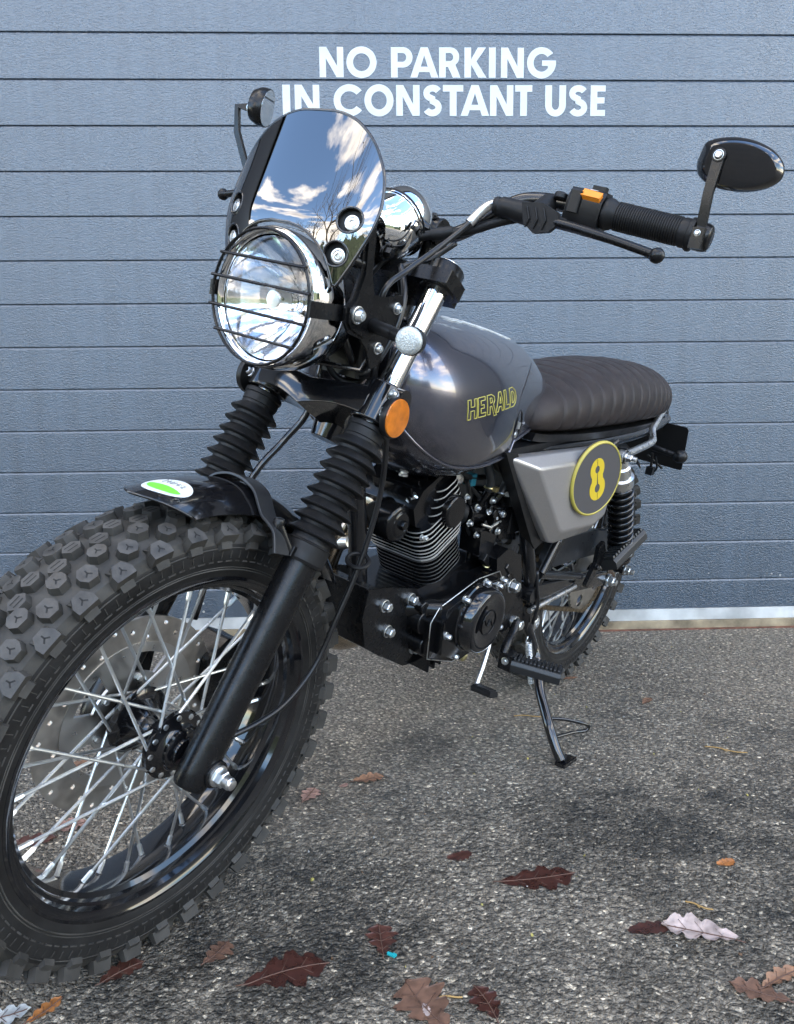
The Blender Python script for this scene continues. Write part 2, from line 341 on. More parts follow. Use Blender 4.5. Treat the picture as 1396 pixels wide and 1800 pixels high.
def build(name, m, mats, parent=None, mx=None, bevel=0, seg=2, sharp=35, smooth=True, label=None, fix=True, weld=False):
    me = bpy.data.meshes.new(name); me.from_pydata(m.v, [], m.f); 
    for q in (mats if isinstance(mats, (list, tuple)) else [mats]): me.materials.append(q)
    me.polygons.foreach_set('material_index', m.m)
    if fix or weld:
        bm = bmesh.new(); bm.from_mesh(me)
        if weld: bmesh.ops.remove_doubles(bm, verts=bm.verts, dist=1e-5)
        bmesh.ops.recalc_face_normals(bm, faces=bm.faces); bm.to_mesh(me); bm.free()
    me.polygons.foreach_set('use_smooth', [smooth]*len(me.polygons))
    if smooth and sharp < 180: me.set_sharp_from_angle(angle=R(sharp))
    me.update()
    o = bpy.data.objects.new(name, me); col.objects.link(o)
    if parent: o.parent = parent
    if mx is not None: o.matrix_local = mx
    if bevel:
        b = o.modifiers.new('bevel', 'BEVEL'); b.width = bevel; b.segments = seg; b.limit_method = 'ANGLE'; b.angle_limit = R(32); b.harden_normals = True
    if label: o['label'] = label
    return o
def top(o, label, cat, group=None):
    o['label'] = label; o['category'] = cat
    if group: o['group'] = group
    return o
def struct(o): o['kind'] = 'structure'; return o
def arc(cx, cy, r, a0, a1, n=12, ry=None):
    ry = r if ry is None else ry
    return [(cx+r*math.cos(R(a0+(a1-a0)*i/n)), cy+ry*math.sin(R(a0+(a1-a0)*i/n))) for i in range(n+1)]
def smooth_path(pts, n=8):
    """Catmull-Rom through the points"""
    p = [V(x) for x in pts]; p = [p[0]*2-p[1]]+p+[p[-1]*2-p[-2]]; out = []
    for i in range(1, len(p)-2):
        for k in range(n):
            t = k/n; a, b, c, d = p[i-1], p[i], p[i+1], p[i+2]
            out.append(.5*((2*b)+(-a+c)*t+(2*a-5*b+4*c-d)*t*t+(-a+3*b-3*c+d)*t**3))
    return out+[p[-2]]
def rrect(w, h, r, n=5, cx=0, cy=0):
    o = []
    for sx, sy, a in ((1, 1, 0), (-1, 1, 90), (-1, -1, 180), (1, -1, 270)):
        o += arc(cx+sx*(w/2-r), cy+sy*(h/2-r), r, a, a+90, n)
    return o
def lerp(t, xs, ys):
    if t <= xs[0]: return ys[0]
    for i in range(len(xs)-1):
        if t <= xs[i+1]:
            k = (t-xs[i])/(xs[i+1]-xs[i]); return ys[i]+(ys[i+1]-ys[i])*k
    return ys[-1]
def cub(t, xs, ys):
    """smooth (Catmull) interpolation"""
    n = len(xs)
    if t <= xs[0]: return ys[0]
    if t >= xs[-1]: return ys[-1]
    i = max(k for k in range(n-1) if xs[k] <= t)
    h = xs[i+1]-xs[i]; k = (t-xs[i])/h
    def sl(j):
        if j == 0: return (ys[1]-ys[0])/(xs[1]-xs[0])
        if j == n-1: return (ys[-1]-ys[-2])/(xs[-1]-xs[-2])
        return (ys[j+1]-ys[j-1])/(xs[j+1]-xs[j-1])
    m0, m1 = sl(i)*h, sl(i+1)*h
    return (2*k**3-3*k*k+1)*ys[i]+(k**3-2*k*k+k)*m0+(-2*k**3+3*k*k)*ys[i+1]+(k**3-k*k)*m1

def bolts(name, PF, parent, mt, lst, r=.006, h=.005, hexa=True):
    for b in lst:
        m = M(); rr = b[2] if len(b) > 2 else r; hh = b[3] if len(b) > 3 else h
        m.bolt(b[0], b[1], rr, hh, hexa=hexa); PF(name, m, mt, parent=parent)

# ------------------------------------------------------------------ setting: ground, door, building, trees behind the camera
g = M(); g.add([(-60, -90, 0), (60, -90, 0), (60, 12, 0), (-60, 12, 0)], [(0, 1, 2, 3)])
struct(build('asphalt_ground', g, asphalt))

DX0, DX1, DZ0, DZ1 = -1.75, 2.05, .068, 2.345
door = M()
prof = []
zs = [1.787-.125*k for k in range(-4, 14)]     # joints and pressed ribs, 125 mm apart
prof.append((DZ1, 0.0))
for z in zs:
    deep = .0060
    prof += [(z+.0030, 0), (z+.0018, .0005), (z+.0011, .0016), (z+.0008, deep), (z-.0007, deep), (z-.0010, .0026), (z-.0050, .0003), (z-.0060, 0)]
prof.append((DZ0, 0.0))
prof = [p for p in prof if DZ0 <= p[0] <= DZ1]
vs = []
for z, d in prof: vs += [(DX0, d, z), (DX1, d, z)]
fs = [(2*i, 2*i+2, 2*i+3, 2*i+1) for i in range(len(prof)-1)]
door.add(vs, fs)
for i, q in enumerate(fs):
    if prof[i][1] > .006 and prof[i+1][1] > .006: door.m[i] = 1
n0 = len(prof)
door.add([(DX0, .04, DZ0), (DX1, .04, DZ0), (DX1, .04, DZ1), (DX0, .04, DZ1), (DX0, 0, DZ0), (DX1, 0, DZ0), (DX1, 0, DZ1), (DX0, 0, DZ1)],
         [(0, 3, 2, 1), (4, 0, 1, 5), (7, 6, 2, 3), (4, 7, 3, 0), (5, 1, 2, 6)])
door_o = build('garage_door', door, [door_m, groove_m], fix=False, smooth=False)
top(door_o, 'anthracite blue grey ribbed garage door with embossed texture and white NO PARKING lettering', 'garage door')

# lettering, cut as geometric bold capitals (cap height 1)
def letters():
    S = .235
    def ring(w, over=.02):
        return [arc(w/2, .5, w/2, 0, 354, 59, .5+over), arc(w/2, .5, w/2-S, 0, 350, 35, .5+over-S+.01)]
    L = {}
    L['N'] = lambda w: [[(0, 0), (0, 1), (.245, 1), (w-.225, .37), (w-.225, 1), (w, 1), (w, 0), (w-.245, 0), (.225, .63), (.225, 0)]]
    L['I'] = lambda w: [[(0, 0), (0, 1), (w, 1), (w, 0)]]
    L['O'] = lambda w: ring(w)
    L['P'] = lambda w: [[(0, 0), (0, 1), (w-.34, 1)]+arc(w-.34, .665, .34, 88, -88, 16, .335)+[(w-.36, .33), (S, .33), (S, 0)],
                        [(S, .52), (S, .81), (w-.36, .81)]+arc(w-.36, .665, .135, 85, -85, 8, .145)+[(w-.36, .52)]]
    L['R'] = lambda w: [[(0, 0), (0, 1), (w-.34, 1)]+arc(w-.34, .685, .315, 88, -55, 14, .315)+[(w+.02, 0), (w-.25, 0), (w-.42, .355), (S, .355), (S, 0)],
                        [(S, .545), (S, .815), (w-.36, .815)]+arc(w-.36, .68, .125, 85, -85, 8, .135)+[(w-.36, .545)]]
    L['A'] = lambda w: [[(0, 0), (w/2-.125, 1), (w/2+.125, 1), (w, 0), (w-.25, 0), (w-.315, .185), (.315, .185), (.25, 0)], [(.375, .36), (w-.375, .36), (w/2, .735)]]
    L['K'] = lambda w: [[(0, 0), (0, 1), (S, 1), (S, .60), (w-.29, 1), (w, 1), (w-.34, .54), (w+.02, 0), (w-.27, 0), (S, .43), (S, 0)]]
    L['T'] = lambda w: [[(w/2-.118, 0), (w/2-.118, .79), (0, .79), (0, 1), (w, 1), (w, .79), (w/2+.118, .79), (w/2+.118, 0)]]
    L['E'] = lambda w: [[(0, 0), (0, 1), (w, 1), (w, .80), (S, .80), (S, .61), (w-.03, .61), (w-.03, .41), (S, .41), (S, .20), (w, .20), (w, 0)]]
    L['U'] = lambda w: [[(0, 1)]+arc(w/2, .36, w/2, 180, 360, 22, .38)+[(w, 1), (w-S, 1)]+arc(w/2, .37, w/2-S, 360, 180, 14, .17)+[(S, 1)]]
    def cc(w, a0, a1):
        return arc(w/2+.02, .5, w/2+.02, a0, a1, 48, .52)+arc(w/2+.02, .5, w/2+.02-S, a1, a0, 34, .52-S+.01)
    L['C'] = lambda w: [cc(w+.06, 38, 322)]
    L['G'] = lambda w: [arc(w/2, .5, w/2, 38, 360, 54, .52)+[(w, .58), (w/2+.02, .58), (w/2+.02, .40), (w-S-.05, .40)]+arc(w/2, .5, w/2-S, 325, 42, 34, .52-S+.01)]
    def sss(w):
        cen = arc(w/2+.01, .735, w/2-.115, 25, 268, 16, .165)+arc(w/2-.005, .275, w/2-.11, 88, -155, 16, .185)[0:]
        cen = [(a, b) for a, b in cen]; out1 = []; out2 = []
        for i, (a, b) in enumerate(cen):
            p0 = cen[max(i-1, 0)]; p1 = cen[min(i+1, len(cen)-1)]
            tx, ty = p1[0]-p0[0], p1[1]-p0[1]; l = math.hypot(tx, ty) or 1
            out1.append((a-ty/l*.108, b+tx/l*.108)); out2.append((a+ty/l*.108, b-tx/l*.108))
        return [out1+out2[::-1]]
    L['S'] = sss
    return L
LT = letters()
lm_ = M()
def px2x(c): return -.1250+((c/2.1152+460)-562)*.0016535
L1 = [('N', 217, 305), ('O', 316, 427), ('P', 480, 560), ('A', 551, 655), ('R', 658, 735), ('K', 752, 832), ('I', 843, 868), ('N', 888, 973), ('G', 985, 1093)]
L2 = [('I', 78, 106), ('N', 123, 214), ('C', 266, 372), ('O', 380, 488), ('N', 498, 585), ('S', 597, 668), ('T', 672, 748), ('A', 738, 845), ('N', 848, 935), ('T', 942, 1006), ('U', 1055, 1133), ('S', 1143, 1215), ('E', 1226, 1282)]
for line, zb, H in ((L1, 1.6685, .0815), (L2, 1.5645, .0840)):
    for ch, a, b in line:
        xa, xb = px2x(a), px2x(b); w = (xb-xa)/H
        lm_.slab([[(x*H, y*H) for x, y in lp] for lp in LT[ch](w)], (xa, 0, zb), (1, 0, 0), (0, 0, 1), (0, -1, 0), .0002, .0007)
build('lettering', lm_, white_m, door_o, smooth=False, label='white bold capitals reading NO PARKING IN CONSTANT USE')

# bottom seal strip and the stained sill the door closes on
sl = M(); sl.box(((DX0+DX1)/2, .012, .0485), (DX1-DX0, .03, .037)); build('bottom_strip', sl, sill_white, door_o, bevel=.002)
sl = M(); sl.box(((DX0+DX1)/2, .02, .0145), (DX1-DX0, .062, .029)); sl.box(((DX0+DX1)/2, -.0125, .0015), (DX1-DX0, .010, .006), mi=1)
top(build('door_sill', sl, [sill_tan, rust], bevel=.002), 'stained tan concrete sill under the garage door', 'sill')

# the building round the door (casts the shade over the yard)
bw = M(); BH = 5.0
for x0, x1, z0, z1 in ((-11, DX0-.003, -.05, BH), (DX1+.003, 11, -.05, BH), (DX0-.003, DX1+.003, DZ1+.003, BH)):
    bw.box(((x0+x1)/2, .12, (z0+z1)/2), (x1-x0, .34, z1-z0))
bw.box((0, 3.2, BH+.10), (22.6, 6.9, .2)); bw.box((0, 6.5, BH/2), (22, .3, BH)); bw.box((-10.9, 3.3, BH/2), (.25, 6, BH)); bw.box((10.9, 3.3, BH/2), (.25, 6, BH))
top(build('building', bw, wall_m, bevel=.01), 'dark clad building wall around the ribbed garage door', 'building')

# bare trees across the yard, in reflections only; hedge raised to darken the door
random.seed(4)
def tree(x, y, h, seed):
    rnd = random.Random(seed); t = M(); c = M()
    def br(p, d, l, r, depth, m_):
        pts = [p]; q = p; dd = d.copy()
        for i in range(3):
            dd = (dd+V((rnd.uniform(-.25, .25), rnd.uniform(-.25, .25), rnd.uniform(-.05, .22)))).normalized(); q = q+dd*l/3; pts.append(q)
        m_.tube(pts, [r, r*.87, r*.74, r*.6], 5 if depth < 2 else 3, caps=False)
        if depth < 5:
            for k in range(3 if depth else 4):
                a = rnd.uniform(0, 2*PI); sp = rnd.uniform(.45, .95)
                e = (dd+V((math.cos(a)*sp, math.sin(a)*sp, rnd.uniform(-.1, .4)))).normalized()
                br(pts[rnd.choice((2, 3, 3))], e, l*rnd.uniform(.6, .8), r*.56, depth+1, c)
    br(V((0, 0, -.1)), V((0, 0, 1)), h*.34, h*.022, 0, t)
    root = bpy.data.objects.new('bare_tree', None); col.objects.link(root); root.location = (x, y, 0)
    build('trunk', t, bark, root, sharp=180, fix=False); build('crown', c, twig_m, root, sharp=180, fix=False)
    return root
tl = [(-11.5, -9.5, 9.5, 1, 'bare tree left of the tallest one across the yard'), (-7.2, -8.2, 9.5, 2, 'tallest bare tree, the nearest to the motorcycle'), (-12.5, -17, 9, 3, 'bare tree between the tallest one and the hedge'), (-3.5, -27, 8, 5, 'bare tree behind the hedge, opposite the door'), (7, -31, 8.5, 4, 'bare tree farthest across the yard')]
for x, y, h, sd, lb in tl: top(tree(x, y, h, sd), lb, 'tree', 'bare trees across the yard')
Z_UP = V((0, 0, 1)); hd = M(); rnd = random.Random(9)
def hh_(s_): return 4.6+.5*math.sin(s_*1.7)+.35*math.sin(s_*4.1+1)
HP = [V((-21, -4, 0)), V((-20, -15, 0)), V((-14, -23, 0)), V((0, -25, 0)), V((18, -26, 0)), V((24, -14, 0))]
sg_ = []
for i in range(len(HP)-1):
    a, b = HP[i], HP[i+1]; n_ = int((b-a).length/.5)
    for k in range(n_): sg_.append((a.lerp(b, k/n_), a.lerp(b, (k+1)/n_)))
for k, (a, b) in enumerate(sg_):
    w_ = (b-a).normalized().cross(Z_UP)*.7; h0, h1 = hh_(k*.5)-.45, hh_(k*.5+.5)-.45
    hd.add([a-w_, b-w_, b+w_, a+w_, a-w_+Z_UP*h0, b-w_+Z_UP*h1, b+w_+Z_UP*h1, a+w_+Z_UP*h0], [(0, 1, 5, 4), (2, 3, 7, 6), (4, 5, 6, 7)])
    for j in range(130):
        p = a.lerp(b, rnd.random())+w_*rnd.choice((-1, 1))*rnd.uniform(.95, 1.25); p.z = rnd.random()**.8*hh_(k*.5)
        if rnd.random() < .25: p = a.lerp(b, rnd.random())+w_*rnd.uniform(-1, 1); p.z = hh_(k*.5)-.45+rnd.uniform(0, .5)
        q = V((rnd.uniform(-1, 1), rnd.uniform(-1, 1), rnd.uniform(-1, 1))).normalized(); b_, c_ = perp(q); s_ = rnd.uniform(.06, .17)
        hd.add([p+b_*s_, p+c_*s_*.6, p-b_*s_, p-c_*s_*.6], [(0, 1, 2, 3)])
ho = build('hedge', hd, hedge_m, fix=False, smooth=False); top(ho, 'unseen evergreen hedge made tall to darken reflections in the door', 'hedge')

# ------------------------------------------------------------------ the motorcycle
# B frame: x forward along the bike, y to the rider's left, z up the bike (it leans on its side stand), origin under the rear axle
# S frame: the same axes turned with the steering, origin at the front axle
O_ = V((0.4666122, -0.3802193, 0)); fb = V((-0.6332779, -0.7739245, 0)); bL = V((0.7573555, -0.6197200, -0.2058149)); ub = V((0.1592852, -0.1303380, 0.9785909))
W_ = V((-0.2984026, -1.4252759, 0.3210978)); sf = V((-0.5994077, -0.8004439, 0)); sn = V((0.7791952, -0.5834957, -0.2288833)); su = V((0.1832083, -0.1371944, 0.9734539))
def frame(o, x, y, z): return Matrix(((x.x, y.x, z.x, o.x), (x.y, y.y, z.y, o.y), (x.z, y.z, z.z, o.z), (0, 0, 0, 1)))
BM = frame(O_, fb, bL, ub)
SB = BM.inverted() @ frame(W_, sf, sn, su)
bike = bpy.data.objects.new('motorcycle', None); col.objects.link(bike); bike.matrix_world = BM; bike.empty_display_size = .2
top(bike, 'black and graphite scrambler motorcycle with knobbly tyres leaning on its side stand', 'motorcycle')
X, Y, Z = V((1, 0, 0)), V((0, 1, 0)), V((0, 0, 1))
def PB(name, m, mats, **k): return build(name, m, mats, k.pop('parent', bike), **k)
def PS(name, m, mats, **k):
    pa = k.pop('parent', None)
    return build(name, m, mats, pa or bike, mx=None if pa else SB, **k)

# ---- wheels
def wheel(P, ctr, RL, RO, tw, hw, seed, rot0, npitch, disc):
    """P: part builder, ctr: axle centre, RL: rim lip radius, RO: tyre radius, tw: half tyre width, hw: half rim width"""
    c = V(ctr); rnd = random.Random(seed)
    rim = M(); d = RL-.2425
    pr = [(hw, RL+.001), (hw+.0018, RL), (hw+.0018, RL-.004), (hw-.001, RL-.0075), (hw-.004, RL-.0135), (hw-.011, RL-.0165), (hw-.013, RL-.0205), (hw-.019, RL-.022), (hw-.024, RL-.0275), (.012, RL-.0305)]
    pr = pr+[(-a, r) for a, r in pr[::-1]]
    pr += [(-hw+.003, RL-.002), (-hw+.012, RL-.008), (-.012, RL-.024), (.012, RL-.024), (hw-.012, RL-.008), (hw-.003, RL-.002)]
    rim.lathe(pr, c, Y, 120, closed=True)
    wo = P('wheel', rim, gloss, sharp=28)
    # tyre carcass
    ty = M()
    h = RO-RL; base = RO-.011
    tp = [(hw-.004, RL-.012), (hw-.001, RL-.004), (hw+.003, RL+.003), (tw*.93, RL+h*.22), (tw, RL+h*.42), (tw*.97, RL+h*.56), (tw*.88, RL+h*.70)]
    for a in (.74, .58, .40, .2): tp.append((tw*a, base-(base-(RL+h*.70))*((a/.88)**2.6)))
    tp.append((0, base)); tp += [(-a, r) for a, r in tp[-2::-1]]
    ty.lathe(tp, c, Y, 144, caps=False, mis=[3 if (tp[i][1]+tp[min(i+1, len(tp)-1)][1])/2 < RL+h*.50 else 0 for i in range(len(tp))])
    nt = len(ty.f)
    def surf(a):
        a_ = abs(a); k = 0
        r = base-(base-(RL+h*.70))*((a_/tw/.88)**2.6)
        return r
    def knob(lat, ang, sx, sy, hh, shape, yaw=0, sipe=None, flat_=1.0):
        """block on the tread: local e1 along travel, e2 across, nn outward"""
        er = V((math.sin(ang), 0, math.cos(ang))); e1 = V((math.cos(ang), 0, -math.sin(ang)))
        dl = .001; sl_ = (surf(lat+dl)-surf(lat-dl))/(2*dl)
        e2 = (Y+er*sl_).normalized(); nn = e1.cross(e2); nn = nn if nn.dot(er) > 0 else -nn
        o = c+er*surf(lat)+Y*lat
        pl = []; 
        for a, b in shape:
            a, b = a*sx, b*sy; ca, sa = math.cos(yaw), math.sin(yaw); pl.append((a*ca-b*sa, a*sa+b*ca))
        ty.prism([(a*1.16, b*1.16) for a, b in pl], o, e1, e2, nn, -.004, hh, 1, top=pl, mside=0)
        if sipe:
            for q in sipe:
                qq = []
                for a, b in q:
                    a, b = a*sx, b*sy; ca, sa = math.cos(yaw), math.sin(yaw); qq.append((a*ca-b*sa, a*sa+b*ca))
                ty.add([o+e1*a+e2*b+nn*(hh+.00025) for a, b in qq], [tuple(range(len(qq)))], 2)
    hexa = [(1, .30), (.52, 1), (-.52, 1), (-1, .30), (-1, -.30), (-.52, -1), (.52, -1), (1, -.30)]
    hexb = [(1, 0), (.5, .95), (-.5, .95), (-1, 0), (-.5, -.95), (.5, -.95)]
    pent = [(1, 1), (-1, 1), (-1.05, .1), (-.5, -.9), (.5, -.9), (1.05, .1)]
    chev = [[(-.38, .30), (-.30, .44), (.06, .06), (-.02, -.08)], [(.38, .30), (.30, .44), (-.06, .06), (.02, -.08)], [(-.07, .02), (.07, .02), (.07, -.40), (-.07, -.40)]]
    bar2 = [[(-.55, .25), (-.55, .42), (.55, .42), (.55, .25)], [(-.55, -.25), (-.55, -.42), (.55, -.42), (.55, -.25)]]
    st = 2*PI/npitch
    for i in range(npitch):
        a0 = rot0+i*st
        knob(tw*.10, a0, .0125, .0095, .0100, hexb, 0, bar2); knob(-tw*.10, a0+st*.5, .0125, .0095, .0100, hexb, 0, bar2)
        for s in (1, -1):
            q_ = 0 if s > 0 else .5
            knob(s*tw*.36, a0+st*(.25+q_+rnd.uniform(-.03, .03)), .0120*rnd.uniform(.93, 1.07), .0095*rnd.uniform(.93, 1.07), .0105, hexa, rnd.uniform(-.1, .1), [[(x, y*s) for x, y in q] for q in chev])
            knob(s*tw*.62, a0+st*(.75+q_+rnd.uniform(-.03, .03)), .0118*rnd.uniform(.93, 1.07), .0100*rnd.uniform(.93, 1.07), .0110, hexa, rnd.uniform(-.1, .1), [[(x, y*s) for x, y in q] for q in chev])
            # shoulder block with its foot running down the sidewall
            ang = a0+st*(.25+q_)
            knob(s*tw*.885, ang, .0125*rnd.uniform(.95, 1.06), .0102, .0125, [(x, y*s) for x, y in pent], 0, [[(x, y*s) for x, y in q] for q in chev])
            er = V((math.sin(ang), 0, math.cos(ang))); e1 = V((math.cos(ang), 0, -math.sin(ang)))
            q0 = c+er*(RL+h*.655)+Y*(s*tw*.905); ey = (er*.93-Y*s*.36).normalized(); ez = (Y*s*.93+er*.36).normalized()
            ty.prism([(-.0120, .016), (.0120, .016), (.0100, -.016), (-.0100, -.016)], q0-ey*.003, e1, ey, ez, -.006, .0060, top=[(-.0105, .014), (.0105, .014), (.0085, -.012), (-.0085, -.012)])
            ty.box(q0+ez*.0055-ey*.003, (.0075, .008, .002), e1, ey, ez, mi=1)
    for i in range(npitch*3):       # small wear bars and ribs on the sidewall
        ang = i*st/3+.02; er = V((math.sin(ang), 0, math.cos(ang))); e1 = V((math.cos(ang), 0, -math.sin(ang)))
        for s in (1, -1): ty.box(c+er*(RL+h*.285)+Y*(s*tw*.955), (.0085 if i % 3 else .011, .0020, .0018), e1, er, Y*s, mi=1); ty.box(c+er*(RL+h*.40)+Y*(s*tw*.993), (.0010, .010, .0012), e1, er, Y*s, mi=0)
    for s in (1, -1):
        for rr, w_ in ((RL+h*.13, .0008), (RL+h*.17, .0006), (RL+h*.50, .0007)):
            xr = lerp(rr, [p[1] for p in tp[:7]], [p[0] for p in tp[:7]])
            ty.torus(c+Y*s*xr, Y, rr, w_*1.4, 120, 6)
    P('tyre', ty, [tyre_m, tread_m, sipe_m, side_m], parent=wo, sharp=33, fix=False)
    # hub
    hb = M(); fl = .037
    hb.lathe([(-.062, .012), (-.060, .026), (-.05, .028), (-.046, .030), (-.0425, .046), (-.036, .049), (-.034, .047), (-.030, .034), (-.012, .024), (.012, .024), (.030, .034), (.033, .047), (.036, .049), (.0425, .048), (.044, .044), (.046, .036), (.049, .031), (.052, .029), (.057, .029), (.060, .025), (.061, .021), (.066, .021), (.067, .012)], c, Y, 56)
    for k in range(12):
        a = 2*PI*k/12
        hb.lathe([(.0, .0045), (.003, .004), (.004, .001)], c+Y*.0425+V((math.cos(a), 0, math.sin(a)))*.0415, Y, 8, 1)
    P('hub', hb, [gloss, zinc], parent=wo, sharp=30)
    # spokes with nipples
    rn = RL-.0305
    for i in range(36):
        a = 2*PI*i/36+rot0; s = 1 if i % 2 else -1; k = (i//2) % 2
        ah = a+R(52 if k else -52)*(1 if s > 0 else -1)
        p0 = c+V((math.sin(ah), 0, math.cos(ah)))*.0430+Y*(s*(fl+(.005 if k else -.001)))
        p1 = c+V((math.sin(a), 0, math.cos(a)))*(rn+.002)+Y*(s*.006)
        d_ = (p1-p0).normalized(); m_ = M()
        m_.tube([p0, p1], .0023, 8)
        m_.tube([p1-d_*.021, p1-d_*.018, p1-d_*.006, p1-d_*.002], [.0026, .0035, .0035, .0040], 6)
        m_.lathe([(0, .0062), (.002, .0055), (.003, .004)], p1+d_*.0, -d_, 10, 1)
        P('spoke', m_, [zinc, gloss], parent=wo, sharp=40)
    return wo
fw = wheel(PS, (0, 0, 0), .2425, .327, .060, .049, 3, .03, 37, True)

# front brake disc on the right of the hub
dm = M()
loops = [arc(0, 0, .146, 0, 355, 71)]
for k in range(30):
    a = R(12*k+3); rr = (.137, .127, .116)[k % 3]
    loops.append(arc(rr*math.cos(a), rr*math.sin(a), .0040, 0, 315, 7))
loops.append(arc(0, 0, .107, 0, 354, 59))
dm.slab(loops, (0, -.060, 0), X, Z, Y, 0, .0045)
dk = PS('brake_disc', dm, steel, parent=fw, sharp=30)
dm = M(); loops = [arc(0, 0, .1085, 0, 354, 59)]
for k in range(5):
    a0 = 72*k+14; loops.append(arc(0, 0, .094, a0+3, a0+41, 9)+arc(0, 0, .064, a0+38, a0+6, 7))
loops.append(arc(0, 0, .036, 0, 345, 23))
dm.slab(loops, (0, -.0585, 0), X, Z, Y, 0, .0045)
PS('disc_carrier', dm, carrier_m, parent=fw, sharp=30)
bolts('disc_bolt', PS, fw, zinc, [((.055*math.cos(R(60*k+40)), -.0555, .055*math.sin(R(60*k+40))), Y) for k in range(6)], .005, .005)

# rear wheel
rw = wheel(PB, (0, 0, .32), .230, .320, .064, .055, 5, .06, 34, False)
sp = M()
tooth = []
for k in range(84): a = 2*PI*k/84; r_ = .104+(.0035 if k % 2 else -.0035); tooth.append((r_*math.cos(a), r_*math.sin(a)))
holes = [arc(.075*math.cos(R(72*k)), .075*math.sin(R(72*k)), .017, 0, 330, 11) for k in range(5)]
sp.slab([tooth]+holes+[arc(0, 0, .03, 0, 345, 23)], (0, .060, .32), X, Z, Y, 0, .006)
PB('sprocket', sp, steel, parent=rw, sharp=30)

# ---- front fork
def fk(u_, lat): return V((.0124-.5566*u_, lat, u_))
FA = V((-.4863, 0, .8738))               # fork axis, upwards
FP = V((.8738, 0, .4863))                # forward across it
for s in (1, -1):
    L = s*.1
    m = M()
    m.tube([fk(-.022, L), fk(-.016, L), fk(.0, L), fk(.03, L), fk(.10, L), fk(.20, L), fk(.268, L)], [.0200, .0228, .0238, .0242, .0243, .0244, .0248], 28)
    # axle boss and brake / mudguard lugs
    m.tube([V((.002, L-s*.016, 0)), V((.002, L+s*.027, 0))], [.021, .0185], 20)
    m.box(fk(.265, L)+FP*.026, (.020, .014, .014), FP, Y, FA)
    if s < 0:
        m.prism([(-.06, .03), (-.02, .035), (-.03, .10), (-.075, .115)], (0, L-.004, 0), X, Z, Y, 0, .012)
    leg = PS('fork_leg', m, satin, bevel=.0015)
    ax = M()
    ax.lathe([(0, .0145), (.003, .0145), (.004, .010)], V((.002, L+s*.027, 0)), Y*s, 20)
    ax.lathe([(.003, .0115), (.013, .0115), (.0145, .010)], V((.002, L+s*.027, 0)), Y*s, 6)
    ax.lathe([(.0145, .0085), (.024, .0085), (.025, .0075), (.028, .007), (.029, .003)], V((.002, L+s*.027, 0)), Y*s, 18)
    PS('axle_nut', ax, zinc, parent=leg, sharp=30)
    # rubber gaiter
    gm = M(); p = [(0, .0285), (.004, .0305), (.028, .0305), (.030, .0285), (.034, .0275)]
    a = .036; pitch = .0190
    for k in range(8):
        p += [(a+.0012, .0272), (a+.003, .0372+.0010*(7-k)/7), (a+.0043, .0380+.0010*(7-k)/7), (a+.0056, .0370), (a+.0150, .0270), (a+.0163, .0262)]; a += pitch
    p += [(a+.001, .0262), (a+.002, .0275), (a+.013, .0275), (a+.0145, .0292), (a+.020, .0292), (a+.022, .027)]
    gm.lathe(p, fk(.258, L), FA, 40)
    gm.torus(fk(.282, L), FA, .0305, .0012, 40, 6)
    PS('fork_gaiter', gm, rubber, sharp=25, fix=True)
    st_ = M(); st_.tube([fk(.41, L), fk(.665, L)], .0166, 36)
    PS('fork_tube', st_, chrome, sharp=40)
    cp_ = M()
    cp_.lathe([(-.020, .0255), (-.018, .0270), (.018, .0270), (.022, .0245), (.0225, .018)], fk(.650, L), FA, 36)
    cp_.lathe([(.0225, .0165), (.027, .0165), (.0285, .0145), (.0285, .010), (.024, .0095), (.024, .0001)], fk(.650, L), FA, 28, 1)
    cp_.box(fk(.650, L)-FP*.030, (.024, .026, .034), FP, Y, FA)
    PS('fork_cap', cp_, [satin, chrome], bevel=.001)

# lower yoke
m = M()
for s in (1, -1):
    m.lathe([(-.030, .030), (-.028, .0315), (.026, .0315), (.029, .029)], fk(.470, s*.1), FA, 36)
secs = []
for i in range(21):
    y = -.1+.2*i/20; t = abs(y)/.1
    cx = .0124-.5566*.468; dz = .024-.004*math.sin(PI*(1-t))
    drop = -.016*(1-t)**1.5; fwd = .030+.012*math.cos(PI*t/2)
    o = V((cx, y, .468))+FA*drop
    w0, w1 = -.030-.03*(1-t), fwd
    q = []
    for a, b in ((w1, -dz), (w1+.003, 0), (w1-.002, dz*.75), (w1-.012, dz), (w0, dz*.85), (w0-.004, 0), (w0, -dz)):
        q.append(o+FP*a+FA*b)
    secs.append(q)
m.loft(secs)
m.tube([V((-.285, 0, .44)), V((-.265, 0, .395))], [.030, .022], 24)
for s in (1, -1):
    m.prism(rrect(.030, .058, .012), V((.0124-.5566*.470, s*.118, .470))+FP*.006, FP, FA, Y*s, 0, .022)
yk = PS('lower_yoke', m, gloss, bevel=.0025, seg=3)
bolts('clamp_bolt', PS, yk, zinc, [(fk(h_, s*.129)+FP*.021, FP) for s in (1, -1) for h_ in (.459, .482)], .0062, .006, False)
# top yoke
m = M(); tri_ = [(-.02, -.13), (.028, -.128), (.030, -.07), (.034, 0), (.030, .07), (.028, .128), (-.02, .13), (-.055, .05), (-.06, 0), (-.055, -.05)]
m.prism(tri_, fk(.645, 0), FP, Y, FA, -.012, .010)
m.lathe([(.010, .020), (.018, .019), (.020, .012)], fk(.645, 0)-FP*.04, FA, 6)
PS('top_yoke', m, satin, bevel=.002)
m = M(); m.tube([V((-.405, 0, .655)), V((-.285, 0, .415))], .027, 24); PS('steering_stem', m, frame_m)

